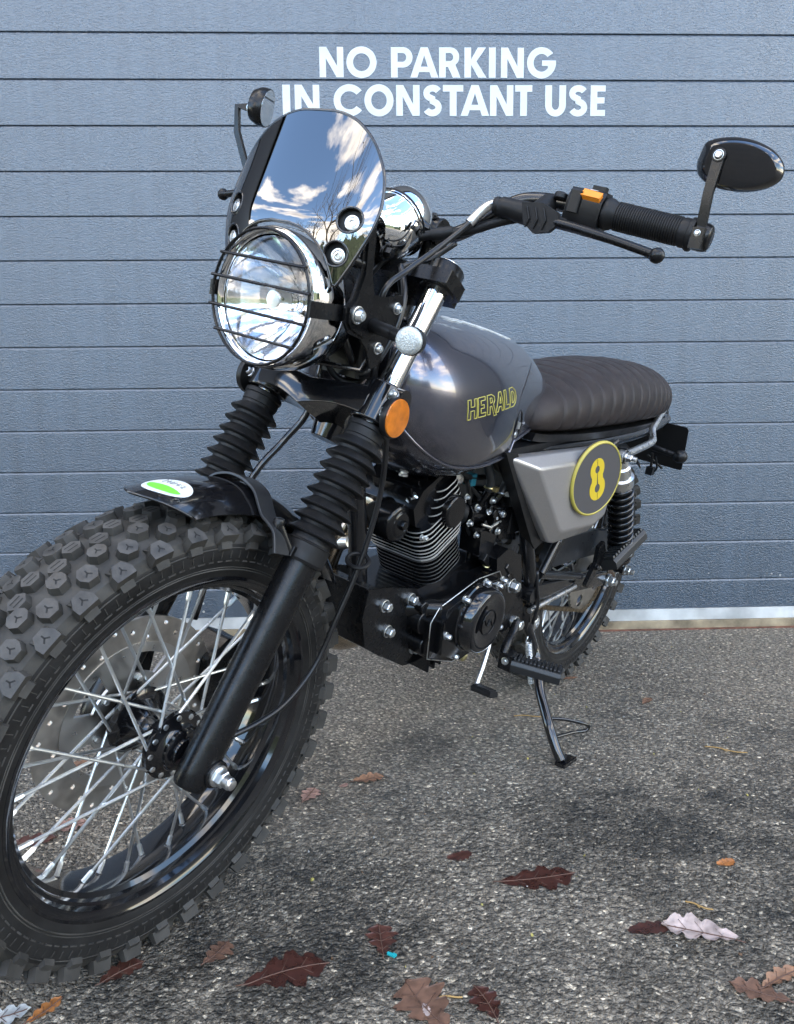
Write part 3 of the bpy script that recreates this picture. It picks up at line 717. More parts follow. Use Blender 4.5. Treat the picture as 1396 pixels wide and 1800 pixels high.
# amber side reflectors
for s in (1, -1):
    o = V((-.238, s*.132, .463)); m = M()
    m.lathe([(-.006, .018), (0, .0285), (.007, .0293), (.009, .0285)], o, Y*s, 44)
    rf = PS('side_reflector', m, plastic)
    m = M(); m.lathe([(.008, .0272), (.0105, .0265), (.0112, .022), (.0116, .0001)], o, Y*s, 44)
    m2 = M(); PS('reflector_lens', m, amber, parent=rf)

# ---- headlamp
HC = .589; HO = V((0, 0, HC))
m = M()
m.lathe([(-.112, .0770), (-.105, .0790), (-.1015, .0815), (-.1005, .0840), (-.103, .0870), (-.110, .0890), (-.122, .0900), (-.150, .0900), (-.158, .0880), (-.160, .086)], HO, X, 96, caps=False)
hl = PS('headlamp', m, chrome, sharp=50, fix=False, label='round headlamp with polished chrome rim')
m = M(); m.lathe([(-.158, .0865), (-.175, .084), (-.200, .074), (-.222, .055), (-.232, .03), (-.234, .001)], HO, X, 64, caps=False)
PS('lamp_shell', m, satin, parent=hl, sharp=60)
m = M()
rp = [(-.112, .0765)]+[(-.112-.058*(1-(r/.0765)**2), r) for r in (.070, .062, .054, .046, .038, .030, .022, .014)]+[(-.170, .0001)]
m.lathe(rp, HO, X, 96, caps=False); PS('reflector', m, refl_m, parent=hl, sharp=180, fix=False)
m = M()   # bulb with its shield
m.lathe([(-.168, .012), (-.160, .012), (-.158, .009), (-.140, .009), (-.130, .0085), (-.125, .005), (-.1245, .0001)], HO, X, 24, 0, caps=False)
m.lathe([(-.140, .0135), (-.122, .0135), (-.119, .011), (-.1185, .0001)], HO, X, 24, 1, caps=False)
PS('bulb', m, [bulb_g, alloy], parent=hl, sharp=40)
m = M(); q = []
for k in range(13): r_ = .0768*k/12; q.append((-.103-.005*(r_/.0768)**2+.004*(1-(r_/.0768)**2), max(r_, .0001)))
m.lathe(q[::-1], HO, X, 96, caps=False); m.lathe([(a-.0030, r) for a, r in q], HO, X, 96, caps=False)
PS('lamp_lens', m, lens_g, parent=hl, sharp=180, fix=False)
# wire guard and its two side straps
m = M(); gx = -.093
m.torus((gx, 0, HC), X, .0832, .0021, 96, 8)
for du in (.046, .0165, -.020, -.0505):
    hwid = math.sqrt(.0832**2-du*du)+.004
    m.tube([(gx+.003, -hwid, HC+du), (gx+.003, hwid, HC+du)], .0021, 8)
for s in (1, -1):
    pl = [(gx+.002, s*.0828), (gx+.002, s*.0860), (-.104, s*.0925), (-.142, s*.0925), (-.148, s*.0955), (-.158, s*.099)]
    v0 = []
    for a, b in pl: v0 += [V((a, b, HC-.010)), V((a, b, HC+.010)), V((a, b+s*.002, HC+.010)), V((a, b+s*.002, HC-.010))]
    m.loft([v0[4*i:4*i+4] for i in range(len(pl))])
PS('lamp_guard', m, satin, sharp=40)

# lamp and screen brackets, each side
for s in (1, -1):
    m = M(); y = s*.101
    pa = [(-.150, .566), (-.139, .578), (-.137, .597), (-.147, .609), (-.156, .640), (-.150, .690), (-.147, .712), (-.166, .716), (-.174, .690), (-.180, .640), (-.190, .617), (-.214, .616), (-.254, .622), (-.258, .610), (-.235, .560), (-.222, .526), (-.206, .522), (-.192, .548), (-.176, .560)]
    m.prism(pa, (0, y, 0), X, Z, Y*s, 0, .004)
    m.prism([(-.150, .572), (-.143, .580), (-.142, .598), (-.152, .606), (-.162, .640), (-.156, .69), (-.152, .708), (-.160, .71), (-.168, .69), (-.172, .64), (-.184, .606), (-.205, .60), (-.218, .585), (-.208, .560), (-.180, .562)], (0, y+s*.004, 0), X, Z, Y*s, 0, .003)
    br = PS('lamp_bracket', m, satin, bevel=.0008)
    bolts('bracket_bolt', PS, br, zinc, [((-.157, y+s*.007, .590), Y*s, .0085, .008), ((-.243, y+s*.004, .604), Y*s, .0060, .006), ((-.215, y+s*.004, .550), Y*s, .0060, .006)], hexa=False)
    # stand-offs that carry the screen
    for f0, l0, u0 in ((-.134, .099, .696), (-.124, .092, .655)):
        m = M(); m.tube([V((-.165, s*.100, u0-.004)), V((f0-.012, s*l0, u0))], .0075, 14); PS('screen_mount', m, satin, parent=br)
    # turn signal
    if s < 0: continue
    m = M(); p0 = V((-.195, s*.106, .579)); p1 = V((-.168, s*.172, .5755)); d_ = (p1-p0).normalized()
    m.tube([p0, p0+d_*.012, p1-d_*.022, p1-d_*.020, p1-d_*.016, p1-d_*.014, p1-d_*.010, p1-d_*.008, p1], [.0105, .0090, .0088, .0080, .0080, .0088, .0080, .0086, .0075], 18)
    cc = V((-.166, s*.188, .5735)); fx = (X*.97+Y*s*.22).normalized()
    m.lathe([(-.022, .003), (-.020, .010), (-.012, .0165), (.0, .0182), (.003, .0180)], cc, fx, 36)
    sg = PS('turn_signal', m, plastic, sharp=40)
    m = M(); m.lathe([(.003, .0176), (.007, .0174), (.0105, .0155), (.0118, .011), (.0122, .0001)], cc, fx, 40)
    PS('signal_lens', m, sig_m, parent=sg, sharp=180)

# ---- smoked fly screen, bent round the lamp
def sx(y, z): q_ = z-.69; return -.109-.36*(q_+math.sqrt(q_*q_+.0004))/2-.8*y*y-70*y**4
half = [(0, .8225), (.033, .8212), (.063, .8118), (.088, .7942), (.1065, .7716), (.1180, .7475), (.1240, .7170), (.1225, .6900), (.1160, .6680), (.1070, .6450), (.0985, .6270), (.0945, .6200), (.0905, .6205), (.0875, .6270), (.0825, .6385), (.0735, .6540), (.0580, .6690), (.0370, .6795), (.0150, .6840)]
pts2 = smooth_path([(a, b, 0) for a, b in half[:11]], 5)[:-1]+[V((a, b, 0)) for a, b in half[10:13]]+smooth_path([(a, b, 0) for a, b in half[12:]], 4)[1:]
hp = [(p.x, p.y) for p in pts2]
out2 = hp+[(-a, b) for a, b in hp[::-1] if a > 1e-6]
HOLES = [(s*a, b) for s in (1, -1) for a, b in ((.0965, .698), (.0885, .6570))]
m = M(); vv = [V((a, b)) for a, b in out2]; ee = [(i, (i+1) % len(out2)) for i in range(len(out2))]
for hx, hz in HOLES:
    k0 = len(vv); n_ = 22; vv += [V((hx+.0150*math.cos(2*PI*k/n_), hz+.0150*math.sin(2*PI*k/n_))) for k in range(n_)]
    ee += [(k0+k, k0+(k+1) % n_) for k in range(n_)]
def inside(x, z):
    c_ = False
    for i in range(len(out2)):
        (x1, z1), (x2, z2) = out2[i], out2[i-1]
        if (z1 > z) != (z2 > z) and x < (x2-x1)*(z-z1)/(z2-z1)+x1: c_ = not c_
    return c_
for i in range(-26, 27):
    for k in range(46):
        x, z = i*.005, .615+k*.0048
        if inside(x, z) and all(math.hypot(x-a, z-b) > .0185 for a, b in HOLES) and min(math.hypot(x-a, z-b) for a, b in out2) > .003: vv.append(V((x, z)))
dv_, de_, df_, *_r = delaunay_2d_cdt(vv, ee, [], 1, 1e-6)
fin = []
for q in df_:
    cx = sum(dv_[i].x for i in q)/len(q); cz = sum(dv_[i].y for i in q)/len(q)
    if inside(cx, cz) and all(math.hypot(cx-a, cz-b) > .0148 for a, b in HOLES): fin.append(tuple(q))
nv = len(dv_)
def snorm(y, z): return V((1, 1.6*y+280*y**3, .18*(1+(z-.69)/math.sqrt((z-.69)**2+.0004)))).normalized()
fr = [V((sx(p.x, p.y), p.x, p.y)) for p in dv_]
bk = [fr[i]-snorm(dv_[i].x, dv_[i].y)*.003 for i in range(nv)]
m.add(fr+bk, fin+[tuple(i+nv for i in q[::-1]) for q in fin])
ws = PS('fly_screen', m, smoke, sharp=40, fix=False)
me = ws.data
bmx = bmesh.new(); bmx.from_mesh(me)
for fc in bmx.faces:
    ctr = fc.calc_center_median(); front = ctr.x > sx(ctr.y, ctr.z)-.0015
    if (fc.normal.x > 0) != front: fc.normal_flip()
bmx.to_mesh(me); bmx.free()
m = M()
m.tube([V((sx(a, b), a, b))-snorm(a, b)*.0015 for a, b in out2], .0024, 8, closed=True)
for hx, hz in HOLES:
    n_ = 24; m.tube([V((sx(hx+.015*math.cos(2*PI*k/n_), hz+.015*math.sin(2*PI*k/n_)), hx+.015*math.cos(2*PI*k/n_), hz+.015*math.sin(2*PI*k/n_)))-snorm(hx, hz)*.0012 for k in range(n_)], .0019, 6, closed=True)
PS('screen_edge', m, gloss, parent=ws, sharp=180)
for hx, hz in HOLES:
    n_ = snorm(hx, hz); o = V((sx(hx, hz), hx, hz)); o2 = o+Y*(.0035 if hx > 0 else -.0035)-Z*.002
    m = M(); m.lathe([(-.0010, .0160), (-.0010, .0150), (-.0085, .0148), (-.0090, .0001)], o, n_, 28, caps=False); PS('dark_hole_cup', m, rubber, parent=ws, fix=False)  # black cup added to give the hole its dark inside
    m = M(); m.lathe([(-.0088, .0092), (-.0050, .0096), (-.0030, .0090), (-.0024, .0068), (-.0028, .0056), (-.0020, .0052), (-.0017, .0034), (-.0045, .0029), (-.0045, .0001)], o2, n_, 28)
    PS('screen_bolt', m, alloy, parent=ws, sharp=30)

# ---- instrument, bars, controls
ax_s = V((-.86, 0, .51)).normalized(); so = V((-.300, .004, .690))
m = M()
m.lathe([(-.012, .022), (-.006, .032), (.0, .038), (.010, .0435), (.030, .0465), (.052, .0470), (.0525, .0490), (.0560, .0500), (.0590, .0490), (.0600, .0475), (.070, .0475), (.081, .0462), (.089, .0435), (.0945, .0390), (.0970, .0335), (.0965, .0320)], so, ax_s, 72, caps=False)
spd = PS('speedometer', m, chrome, sharp=45, fix=False, label='polished chrome round instrument pod')
m = M(); m.lathe([(.0965, .0325), (.0965, .0001)], so, ax_s, 40, caps=False); m.torus(so+ax_s*.0562, ax_s, .0497, .0016, 64, 6)
PS('dial', m, plastic, parent=spd)
m = M(); m.bolt(so-ax_s*.008+V((0, .03, -.012)), Y, .008, .01); m.tube([so-ax_s*.01, V((-.335, .01, .655))], .016, 16)
PS('instrument_mount', m, satin, parent=spd)

def bar(s): return [V((-.402, 0, .716)), V((-.402, s*.045, .716)), V((-.403, s*.075, .719)), V((-.410, s*.105, .738)), V((-.419, s*.132, .761)), V((-.427, s*.158, .777)), V((-.433, s*.185, .782)), V((-.437, s*.22, .7815)), V((-.446, s*.30, .775)), V((-.455, s*.40, .765)), V((-.456, s*.412, .764))]
m = M(); l_ = smooth_path(bar(1), 6); r_ = smooth_path(bar(-1), 6)
m.tube(r_[::-1]+l_[1:], .0112, 20)
PS('handlebar', m, frame_m, sharp=50)
m = M()
for s in (1, -1):
    m.lathe([(-.014, .021), (-.012, .0225), (.012, .0225), (.014, .021)], (-.402, s*.04, .716), Y, 28)
    m.tube([V((-.395, s*.04, .665)), V((-.402, s*.04, .712))], .017, 20)
    m.bolt((-.392, s*.04, .736), Z+X*.3, .005, .006, hexa=False)
PS('bar_clamp', m, satin, bevel=.001)
for s in (1, -1):
    d_ = (V((-.455, s*.40, .765))-V((-.446, s*.30, .775))).normalized(); g0 = V((-.4445, s*.278, .7765))
    m = M(); p = [(0, .0125), (.001, .0200), (.006, .0215), (.010, .0205), (.014, .0185)]
    a = .018
    while a < .105: p += [(a, .0178), (a+.0007, .0192), (a+.0018, .0192), (a+.0025, .0178)]; a += .0033
    p += [(.108, .0180), (.110, .0192), (.118, .0192), (.119, .0212), (.122, .0217), (.125, .0212), (.1255, .0120)]
    m.lathe(p, g0, d_, 28); PS('grip', m, rubber, sharp=40, fix=True)
    e0 = g0+d_*.1255
    # bar-end clamp
    m = M(); m.lathe([(.0, .0160), (.001, .0180), (.015, .0180), (.020, .0165), (.022, .0125)], e0, d_, 24)
    m.box(e0+d_*.009+V((.006, 0, -.004)), (.03, .018, .026)); ec = PS('bar_end', m, satin, bevel=.0015)
    mm = M(); mm.bolt(e0+d_*.009+V((.021, 0, .002)), X, .003, .0025, hexa=False); PS('grub_screw', mm, zinc, parent=ec)
    # mirror arm and mirror
    pv = V((-.446, .410, .8595)) if s > 0 else V((-.452, -.432, .884))
    m = M(); b0 = e0+d_*.009+V((.010, 0, .006))
    if s > 0: path = [b0, b0+(pv-b0)*.5+V((.004, -.001, 0)), pv]
    else: path = [b0, V((-.448, -.455, .842)), V((-.445, -.458, .884)), pv]
    secs = []
    for i, q in enumerate(path):
        t = (path[min(i+1, len(path)-1)]-path[max(i-1, 0)]).normalized(); sd = t.cross(X).normalized(); w_ = .0062+.0012*(i == len(path)-1)
        secs.append([q+sd*w_+X*.0035, q-sd*w_+X*.0035, q-sd*w_-X*.0035, q+sd*w_-X*.0035])
    m.loft(secs)
    if s > 0: m.lathe([(-.0035, .0088), (.0045, .0088), (.0052, .0078)], pv, X, 22)
    mr = PS('mirror', m, satin, bevel=.0012)
    mm = M(); mm.bolt(pv+X*(.0050 if s > 0 else .004), X, .0046, .003, hexa=False); PS('pivot_bolt', mm, zinc, parent=mr)
    # housing: flat-ended oval with a broad bevel
    ol = [(-.030, .018), (-.026, .026), (-.010, .0325), (.012, .0350), (.034, .0325), (.055, .0245), (.069, .012), (.073, .0), (.070, -.010), (.058, -.0195), (.036, -.0265), (.010, -.0275), (-.012, -.0235), (-.027, -.0145), (-.032, -.004), (-.0325, .006)]
    ol = [(p.x, p.y) for p in smooth_path([(a, b, 0) for a, b in ol]+[(ol[0][0], ol[0][1], 0)], 3)[:-1]]
    if s > 0: ux = (Y*.975-X*.22).normalized(); uz = (Z*.97+Y*.02+X*.20).normalized()
    else: ux = (-Y*.42-X*.90+Z*.05).normalized()*-1; uz = (Z*1.0+Y*.10).normalized()
    un = ux.cross(uz).normalized(); un = un if un.x > 0 else -un
    if s < 0: ol = [(a*.62+.006, b*1.02) for a, b in ol]
    off = pv-un*.012+((ux*.006-uz*.012) if s > 0 else V((0, .012, 0)))
    m = M()
    def ringp(k, dz, cx=.020, cy=.003): return [off+ux*(cx+(a-cx)*k)+uz*(cy+(b-cy)*k)+un*dz for a, b in ol]
    secs = [ringp(.70, .0095), ringp(.80, .0092), ringp(.83, .0080), ringp(.97, -.002), ringp(1.0, -.006), ringp(1.0, -.014), ringp(.985, -.0165), ringp(.95, -.017)]
    m.loft(secs)
    PS('mirror_housing', m, gloss if s > 0 else satin, parent=mr, sharp=28)
    mm = M(); mm.loft([ringp(.93, -.0168), ringp(.925, -.0172)]); PS('mirror_glass', mm, chrome, parent=mr)
    # lever
    lv = M(); P_ = [(-.405, .190, .759), (-.392, .225, .7525), (-.380, .275, .7455), (-.374, .330, .737), (-.371, .389, .726)]
    lv.tube(smooth_path([(a, s*b, c_) for a, b, c_ in P_], 6), [.0100-.0032*min(1, i/18) for i in range(25)], 14, flat=(Z, .85))
    q = V((-.371, s*.389, .726))
    lv.lathe([(-.0098*math.cos(PI*k/12), max(.0098*math.sin(PI*k/12), .0001)) for k in range(13)], q, Y, 24, caps=False)
    PS('hand_lever', lv, satin, sharp=60)
    # lever perch with its rubber boot
    m = M()
    m.tube(smooth_path([(-.388, s*.138, .7635), (-.390, s*.150, .7630), (-.394, s*.175, .7600), (-.398, s*.20, .7570), (-.398, s*.225, .7530)], 4), [.0105, .0120, .0125, .0115, .0135, .0140, .0140, .0142, .0150, .0155, .0158, .0158, .0150, .0140, .0135, .0130, .0120], 20)
    m.tube([V((-.432, s*.200, .780)), V((-.400, s*.200, .762))], .014, 16)
    wing = [(-.030, .018), (.002, .020), (.026, .010), (.030, -.004), (.018, -.016), (-.004, -.020), (-.022, -.008)]
    m.prism([(a*s, b) for a, b in wing], (-.385, s*.214, .753), Y, Z, X, -.004, .005)
    for k in range(3):
        a = -.016+k*.0125; m.tube([V((-.379, s*(.214+a-.004), .753+.013)), V((-.378, s*(.214+a+.003), .753-.002)), V((-.379, s*(.214+a-.001), .753-.014))], .0014, 6)
    PS('lever_boot', m, rubber, bevel=.0015, sharp=40)
    # switch block
    m = M(); o = V((-.442, s*.254, .777)); e1 = (V((-.455, s*.40, .765))-V((-.433, s*.185, .782))).normalized()*s; up = (Z-e1*e1.z).normalized(); fo = e1.cross(up)*-1; fo = fo if fo.x > 0 else -fo
    m.prism([(-.026, -.026), (.016, -.028), (.022, -.014), (.022, .012), (.010, .026), (-.014, .027), (-.026, .014)], o, fo, up, e1, -.026, .024)
    m.tube([o+fo*.012+up*.014-e1*.038, o+fo*.014+up*.004-e1*.038], .010, 14)
    m.box(o+fo*.020+up*.006-e1*.014, (.012, .018, .028), fo, e1, up)
    swb = PS('switch_block', m, plastic, bevel=.003)
    if s > 0:
        m = M(); m.prism([(-.014, -.006), (.014, -.007), (.015, .004), (-.013, .007)], o+fo*.0185+up*.0165+e1*.006, e1, (up*.72-fo*.69).normalized(), (fo*.72+up*.69).normalized(), -.002, .0055)
        PS('signal_button', m, orange_b, parent=swb, bevel=.001, label='orange switch button')
        m = M(); m.box(o+up*.0295+e1*.008+fo*-.004, (.012, .020, .008), fo, e1, up); PS('beam_switch', m, plastic, parent=swb, bevel=.0012)
        m = M(); m.box(o+up*.0262+e1*.004+fo*.0085, (.003, .011, .0008), fo, e1, up); PS('switch_marking', m, label_w, parent=swb)

# ---- cables and hoses
def cable(name, pts, r, mt=None, fr='S', label=None):
    m = M(); m.tube(smooth_path(pts, 7), r, 10); 
    return (PS if fr == 'S' else PB)(name, m, mt or cable_m, sharp=180, label=label)
cc = cable('clutch_cable', [(-.260, .075, .50), (-.235, .085, .57), (-.228, .092, .625), (-.275, .090, .655), (-.330, .094, .690), (-.362, .108, .722), (-.380, .120, .748), (-.386, .126, .756)], .0042)
m = M(); m.tube(smooth_path([(-.374, .112, .734), (-.382, .119, .748), (-.387, .127, .759), (-.389, .136, .7645), (-.388, .144, .765)], 5), .0072, 14); PS('cable_elbow', m, alloy, parent=cc, sharp=60)
m = M(); m.tube(smooth_path([(-.345, .030, .700), (-.366, .066, .712), (-.384, .105, .724), (-.398, .150, .745), (-.412, .190, .757), (-.425, .235, .757)], 6), .0068, 14); m.tube([V((-.362, .060, .710)), V((-.376, .086, .719))], .0092, 14)
PS('wiring_sleeve', m, rubber)
cable('brake_hose', [(-.300, -.03, .62), (-.262, -.02, .52), (-.248, -.024, .434), (-.224, -.042, .384), (-.184, -.055, .330), (-.15, -.075, .22), (-.13, -.085, .10)], .0052, gloss)
spc = cable('speedometer_cable', [(-.330, .045, .60), (-.300, .070, .50), (-.310, .080, .42), (-.322, .080, .34), (-.312, .080, .26), (-.290, .080, .19), (-.266, .078, .13), (-.238, .075, .06), (-.189, .070, .010), (-.140, .063, -.010), (-.085, .055, -.018), (-.04, .050, -.02)], .0042)
m = M(); m.torus((-.292, .081, .223), (.3, .2, 1), .017, .0034, 28, 8); PS('cable_guide', m, rubber, parent=spc)
cable('throttle_cable', [(-.30, -.02, .60), (-.31, .02, .66), (-.35, .03, .69), (-.40, -.08, .74), (-.425, -.17, .77)], .0036)
cable('front_brake_line', [(-.335, .055, .60), (-.300, .062, .655), (-.345, .075, .675), (-.372, .098, .705)], .0040)
cable('lamp_wiring', [(-.215, .045, .555), (-.240, .05, .52), (-.270, .02, .53), (-.26, -.03, .51), (-.29, -.02, .55)], .0055)
cable('lamp_wiring', [(-.225, -.02, .56), (-.25, .02, .515), (-.245, .07, .51), (-.285, .06, .56), (-.31, .05, .62)], .0048)
cable('lamp_wiring', [(-.20, .02, .535), (-.235, .03, .495), (-.27, .05, .50), (-.30, .04, .57)], .0045)
cable('lamp_wiring', [(-.25, .085, .53), (-.268, .09, .57), (-.285, .085, .62), (-.30, .06, .66)], .0050)
m = M(); m.tube([V((-.175, .0, .515)), V((-.225, .075, .515)), V((-.235, .082, .545))], .0035, 8); PS('lamp_stay', m, gloss)
m = M(); m.box((-.262, .03, .53), (.05, .07, .06)); m.box((-.275, -.03, .58), (.04, .06, .05)); PS('wiring_box', m, plastic, bevel=.006)

# ---- front mudguard
def guard(cx, cz, r0, hw, drop, a0, a1, n=40, k=15, tipf=None, thick=.0022):
    secs = []
    for i in range(n+1):
        t = i/n; q = []
        for j in range(k+1):
            v = -1+2*j/k
            aa = a0+(a1-a0)*t
            if tipf: aa = tipf(t, v)
            r = r0-drop*abs(v)**2.3; y = hw*(v if abs(v) < 1 else v)
            q.append((aa, r, y))
        secs.append(q)
    def P(a, r, y): return V((cx+r*math.sin(R(a)), y, cz+r*math.cos(R(a))))
    out = [[P(a, r, y) for a, r, y in q] for q in secs]; inn = [[P(a, r-thick, y*(1-thick/hw)) for a, r, y in q] for q in secs]
    m = M(); W2 = k+1; vs = [p for q in out for p in q]+[p for q in inn for p in q]; N = (n+1)*W2; fs = []
    for i in range(n):
        for j in range(k):
            a = i*W2+j; fs.append((a, a+1, a+W2+1, a+W2)); fs.append((N+a, N+a+W2, N+a+W2+1, N+a+1))
    for i in range(n): 
        for a in (i*W2, i*W2+k): fs.append((a, a+W2, N+a+W2, N+a))
    for j in range(k):
        for a in (j, n*W2+j): fs.append((a, a+1, N+a+1, N+a))
    m.add(vs, fs); return m
def tipf(t, v):
    a_front = 12.2-8.2*abs(v)**1.8; a_rear = -64+6*abs(v)**2
    return a_front+(a_rear-a_front)*t
m = guard(0, 0, .3600, .0570, .0310, 12, -64, 60, 18, tipf)
mg = PS('mudguard', m, gloss, sharp=50)
# rolled lip and sticker
lip = []
for j in range(25):
    v = -1+2*j/24; a = R(tipf(0, v)); r = .3600-.031*abs(v)**2.3; lip.append(V((r*math.sin(a), .057*v, r*math.cos(a))))
m = M(); m.tube(lip, .0017, 8); PS('mudguard_lip', m, gloss, parent=mg, sharp=180)
def on_guard(a, v, lift=.0006):
    r = .3600-.031*abs(v)**2.3+lift; return V((r*math.sin(R(a)), .057*v, r*math.cos(R(a))))
def guard_patch(fn, lift):
    m = M(); N = 40; K = 8; vs = []; fs = []
    for k in range(K+1):
        for i in range(N):
            a, v = fn(2*PI*i/N, k/K); vs.append(on_guard(a, v, lift))
    for k in range(K):
        for i in range(N): j = (i+1) % N; fs.append((k*N+i, k*N+j, (k+1)*N+j, (k+1)*N+i))
    m.add(vs, fs); return m
sa, svv = 4.9, .20
def sfn(th, k): 
    # oval, long across the guard, pointed slightly towards the tip
    return sa+4.1*k*math.cos(th)-1.6*k*math.sin(th), svv+.42*k*math.sin(th)
st_o = PS('sticker', guard_patch(sfn, .0006), white_m, parent=mg, sharp=180, label='white and green oval sticker')
def gfn(th, k):
    c_, s_ = math.cos(th), math.sin(th)
    c2 = .18+ .66*max(c_, -.15) if c_ > 0 else .16+.10*c_
    return sa+4.1*.84*(k*(c2-.45)+.45)-1.5*k*s_*.80, svv+.40*k*s_*.84
PS('sticker_band', guard_patch(gfn, .0010), green_m, parent=mg, sharp=180)
m = M()
def ink(pts): m.tube([on_guard(sa+4.1*x-1.6*y, svv+.42*y, .0010) for x, y in pts], .00045, 5)
# hand-drawn word, letters about 4 mm high, read across the guard
wx = -.05
for k, stp in enumerate(([(.0, .2), (.0, -.5), (-.0, -.7), (.0, -.8)], )): pass
gl_ = {'j': [[(.5, 1), (.5, -.3), (.1, -.4)]], 'o': [[(.1, .5), (.4, .95), (.75, .5), (.4, .05), (.1, .5)]], 'n': [[(.1, 0), (.1, 1), (.4, .95), (.7, .7), (.7, 0)]], 'e': [[(.1, .5), (.75, .55), (.45, .95), (.1, .5), (.4, .02), (.75, .2)]], 's': [[(.75, .85), (.4, 1), (.15, .75), (.6, .4), (.4, 0), (.05, .15)]]}
for i, ch in enumerate('jones'):
    for stk in gl_[ch]:
        ink([(-.42+.30*(b-.5)*1.0, -.62+.24*i+.22*a) for a, b in stk])
PS('sticker_word', m, grey_ink, parent=st_o, sharp=180)

# mudguard hoop: flat alloy arch from leg to leg
m = M(); secs = []
arch = [(-.1035, .292), (-.092, .3155), (-.078, .3250), (-.064, .331), (-.052, .343), (-.038, .3575), (-.018, .3655), (0, .3675)]
arch = arch+[(-a, b) for a, b in arch[-2::-1]]
pa = smooth_path([(0, a, b) for a, b in arch], 4)
for i, q in enumerate(pa):
    t = (pa[min(i+1, len(pa)-1)]-pa[max(i-1, 0)]).normalized(); nn = V((0, -t.z, t.y)); w_ = .0150+.003*math.exp(-(q.y/.05)**2)
    ang = R(-17); o = V((q.z*math.sin(ang)+.0, q.y, q.z*math.cos(ang)+.0))
    fw_ = V((math.cos(ang), 0, -math.sin(ang))); up = V((math.sin(ang)*nn.z, nn.y, math.cos(ang)*nn.z))
    secs.append([o+fw_*w_+up*.002, o-fw_*w_+up*.002, o-fw_*w_-up*.002, o+fw_*w_-up*.002])
m.loft(secs)
hp_ = PS('mudguard_hoop', m, hoop_m, bevel=.001)
for s in (1, -1):
    m = M()
    a = V((-.092, s*.088, .318)); b = V((-.112, s*.094, .272))
    a = V((math.sin(R(-17))*.3245, s*.0840, math.cos(R(-17))*.3245)); 
    m.tube([a+V((0, 0, .004)), a+(fk(.262, s*.1)+FP*.03-a)*1.0], .0068, 16)
    m.lathe([(0, .0075), (.010, .0080), (.013, .0065), (.014, .003)], a-V((-.001, 0, .002)), V((-.2, 0, 1)), 18)
    PS('hoop_stay', m, satin, parent=hp_, sharp=40)

# front caliper on the right leg
m = M()
m.prism([(-.205, .055), (-.165, .075), (-.125, .050), (-.120, .0), (-.140, -.045), (-.180, -.05), (-.215, -.02)], (0, -.094, 0), X, Z, Y, 0, .052)
m.tube([V((-.185, -.100, .02)), V((-.185, -.040, .02))], .021, 20); m.tube([V((-.178, -.100, -.022)), V((-.178, -.040, -.022))], .019, 20)
cal = PS('brake_caliper', m, satin, bevel=.004)

# ---- fuel tank
TX = [.425, .445, .47, .51, .56, .62, .70, .78, .86, .91, .945, .968, .983, .989]
TW = [.052, .074, .088, .100, .1090, .1190, .1320, .1400, .1410, .1360, .1255, .1095, .0820, .0500]
TT = [.800, .832, .850, .8715, .8905, .9020, .9120, .9185, .9195, .9150, .9060, .8930, .8730, .8500]
TB = [.758, .738, .728, .7100, .6890, .6720, .6580, .6535, .6640, .6860, .7120, .7400, .7720, .8000]
def tank_pt(x, th, off=0):
    w, zt, zb = cub(x, TX, TW), cub(x, TX, TT), cub(x, TX, TB)
    zm = zb+(zt-zb)*.46
    c, s_ = math.cos(th), math.sin(th)
    e = 2.35 if s_ > 0 else 3.0
    y = w*math.copysign(abs(c)**(2/e), c)
    z = zm+((zt-zm) if s_ > 0 else (zm-zb))*math.copysign(abs(s_)**(2/(2.05 if s_ > 0 else 3.0)), s_)
    # knee recess behind the slanted crease
    zz = (z-.69)/.17
    xs = .607+.075*max(0, 1-((z-.768)/.092)**2)-.03*max(0, (z-.80)/.07)
    d = xs-x
    k = max(0, min(1, d/.009)); k = k*k*(3-2*k)
    fade = max(0, min(1, (z-.672)/.03))*max(0, min(1, (.895-z)/.05))
    y -= math.copysign(.0105*k*fade, y) if abs(y) > .03 else 0
    return V((x, y, z))
m = M(); NX, NT = 150, 120; secs = []
for i in range(NX+1):
    t = i/NX; x = TX[0]+(TX[-1]-TX[0])*(t if t < .8 else .8+.2*math.sin((t-.8)/.2*PI/2))
    secs.append([tank_pt(x, 2*PI*k/NT) for k in range(NT)])
m.loft(secs)
tank = PB('fuel_tank', m, tank_m, sharp=180)
bvh = BVHTree.FromPolygons([V(v) for v in m.v], [f for f in m.f])
def on_tank(x, z, lift=.0005):
    h = bvh.ray_cast(V((x, .4, z)), V((0, -1, 0)))
    return h[0]+h[1].normalized()*(lift if h[1].y > 0 else -lift), (h[1] if h[1].y > 0 else -h[1])
# welded bottom flange
m = M(); fl_ = []
for i in range(41):
    x = .50+(.982-.50)*i/40; zb = cub(x, TX, TB); yy = cub(x, TX, TW)*.86; h_ = bvh.ray_cast(V((x, yy, .4)), Z); fl_.append(h_[0]+V((0, .002, -.0005)) if h_[0] else V((x, yy, zb+.01)))
m.tube(fl_+[V((p.x, -p.y, p.z)) for p in fl_[::-1]], .0030, 8, closed=True); PB('tank_seam', m, tank_m, parent=tank, sharp=180)
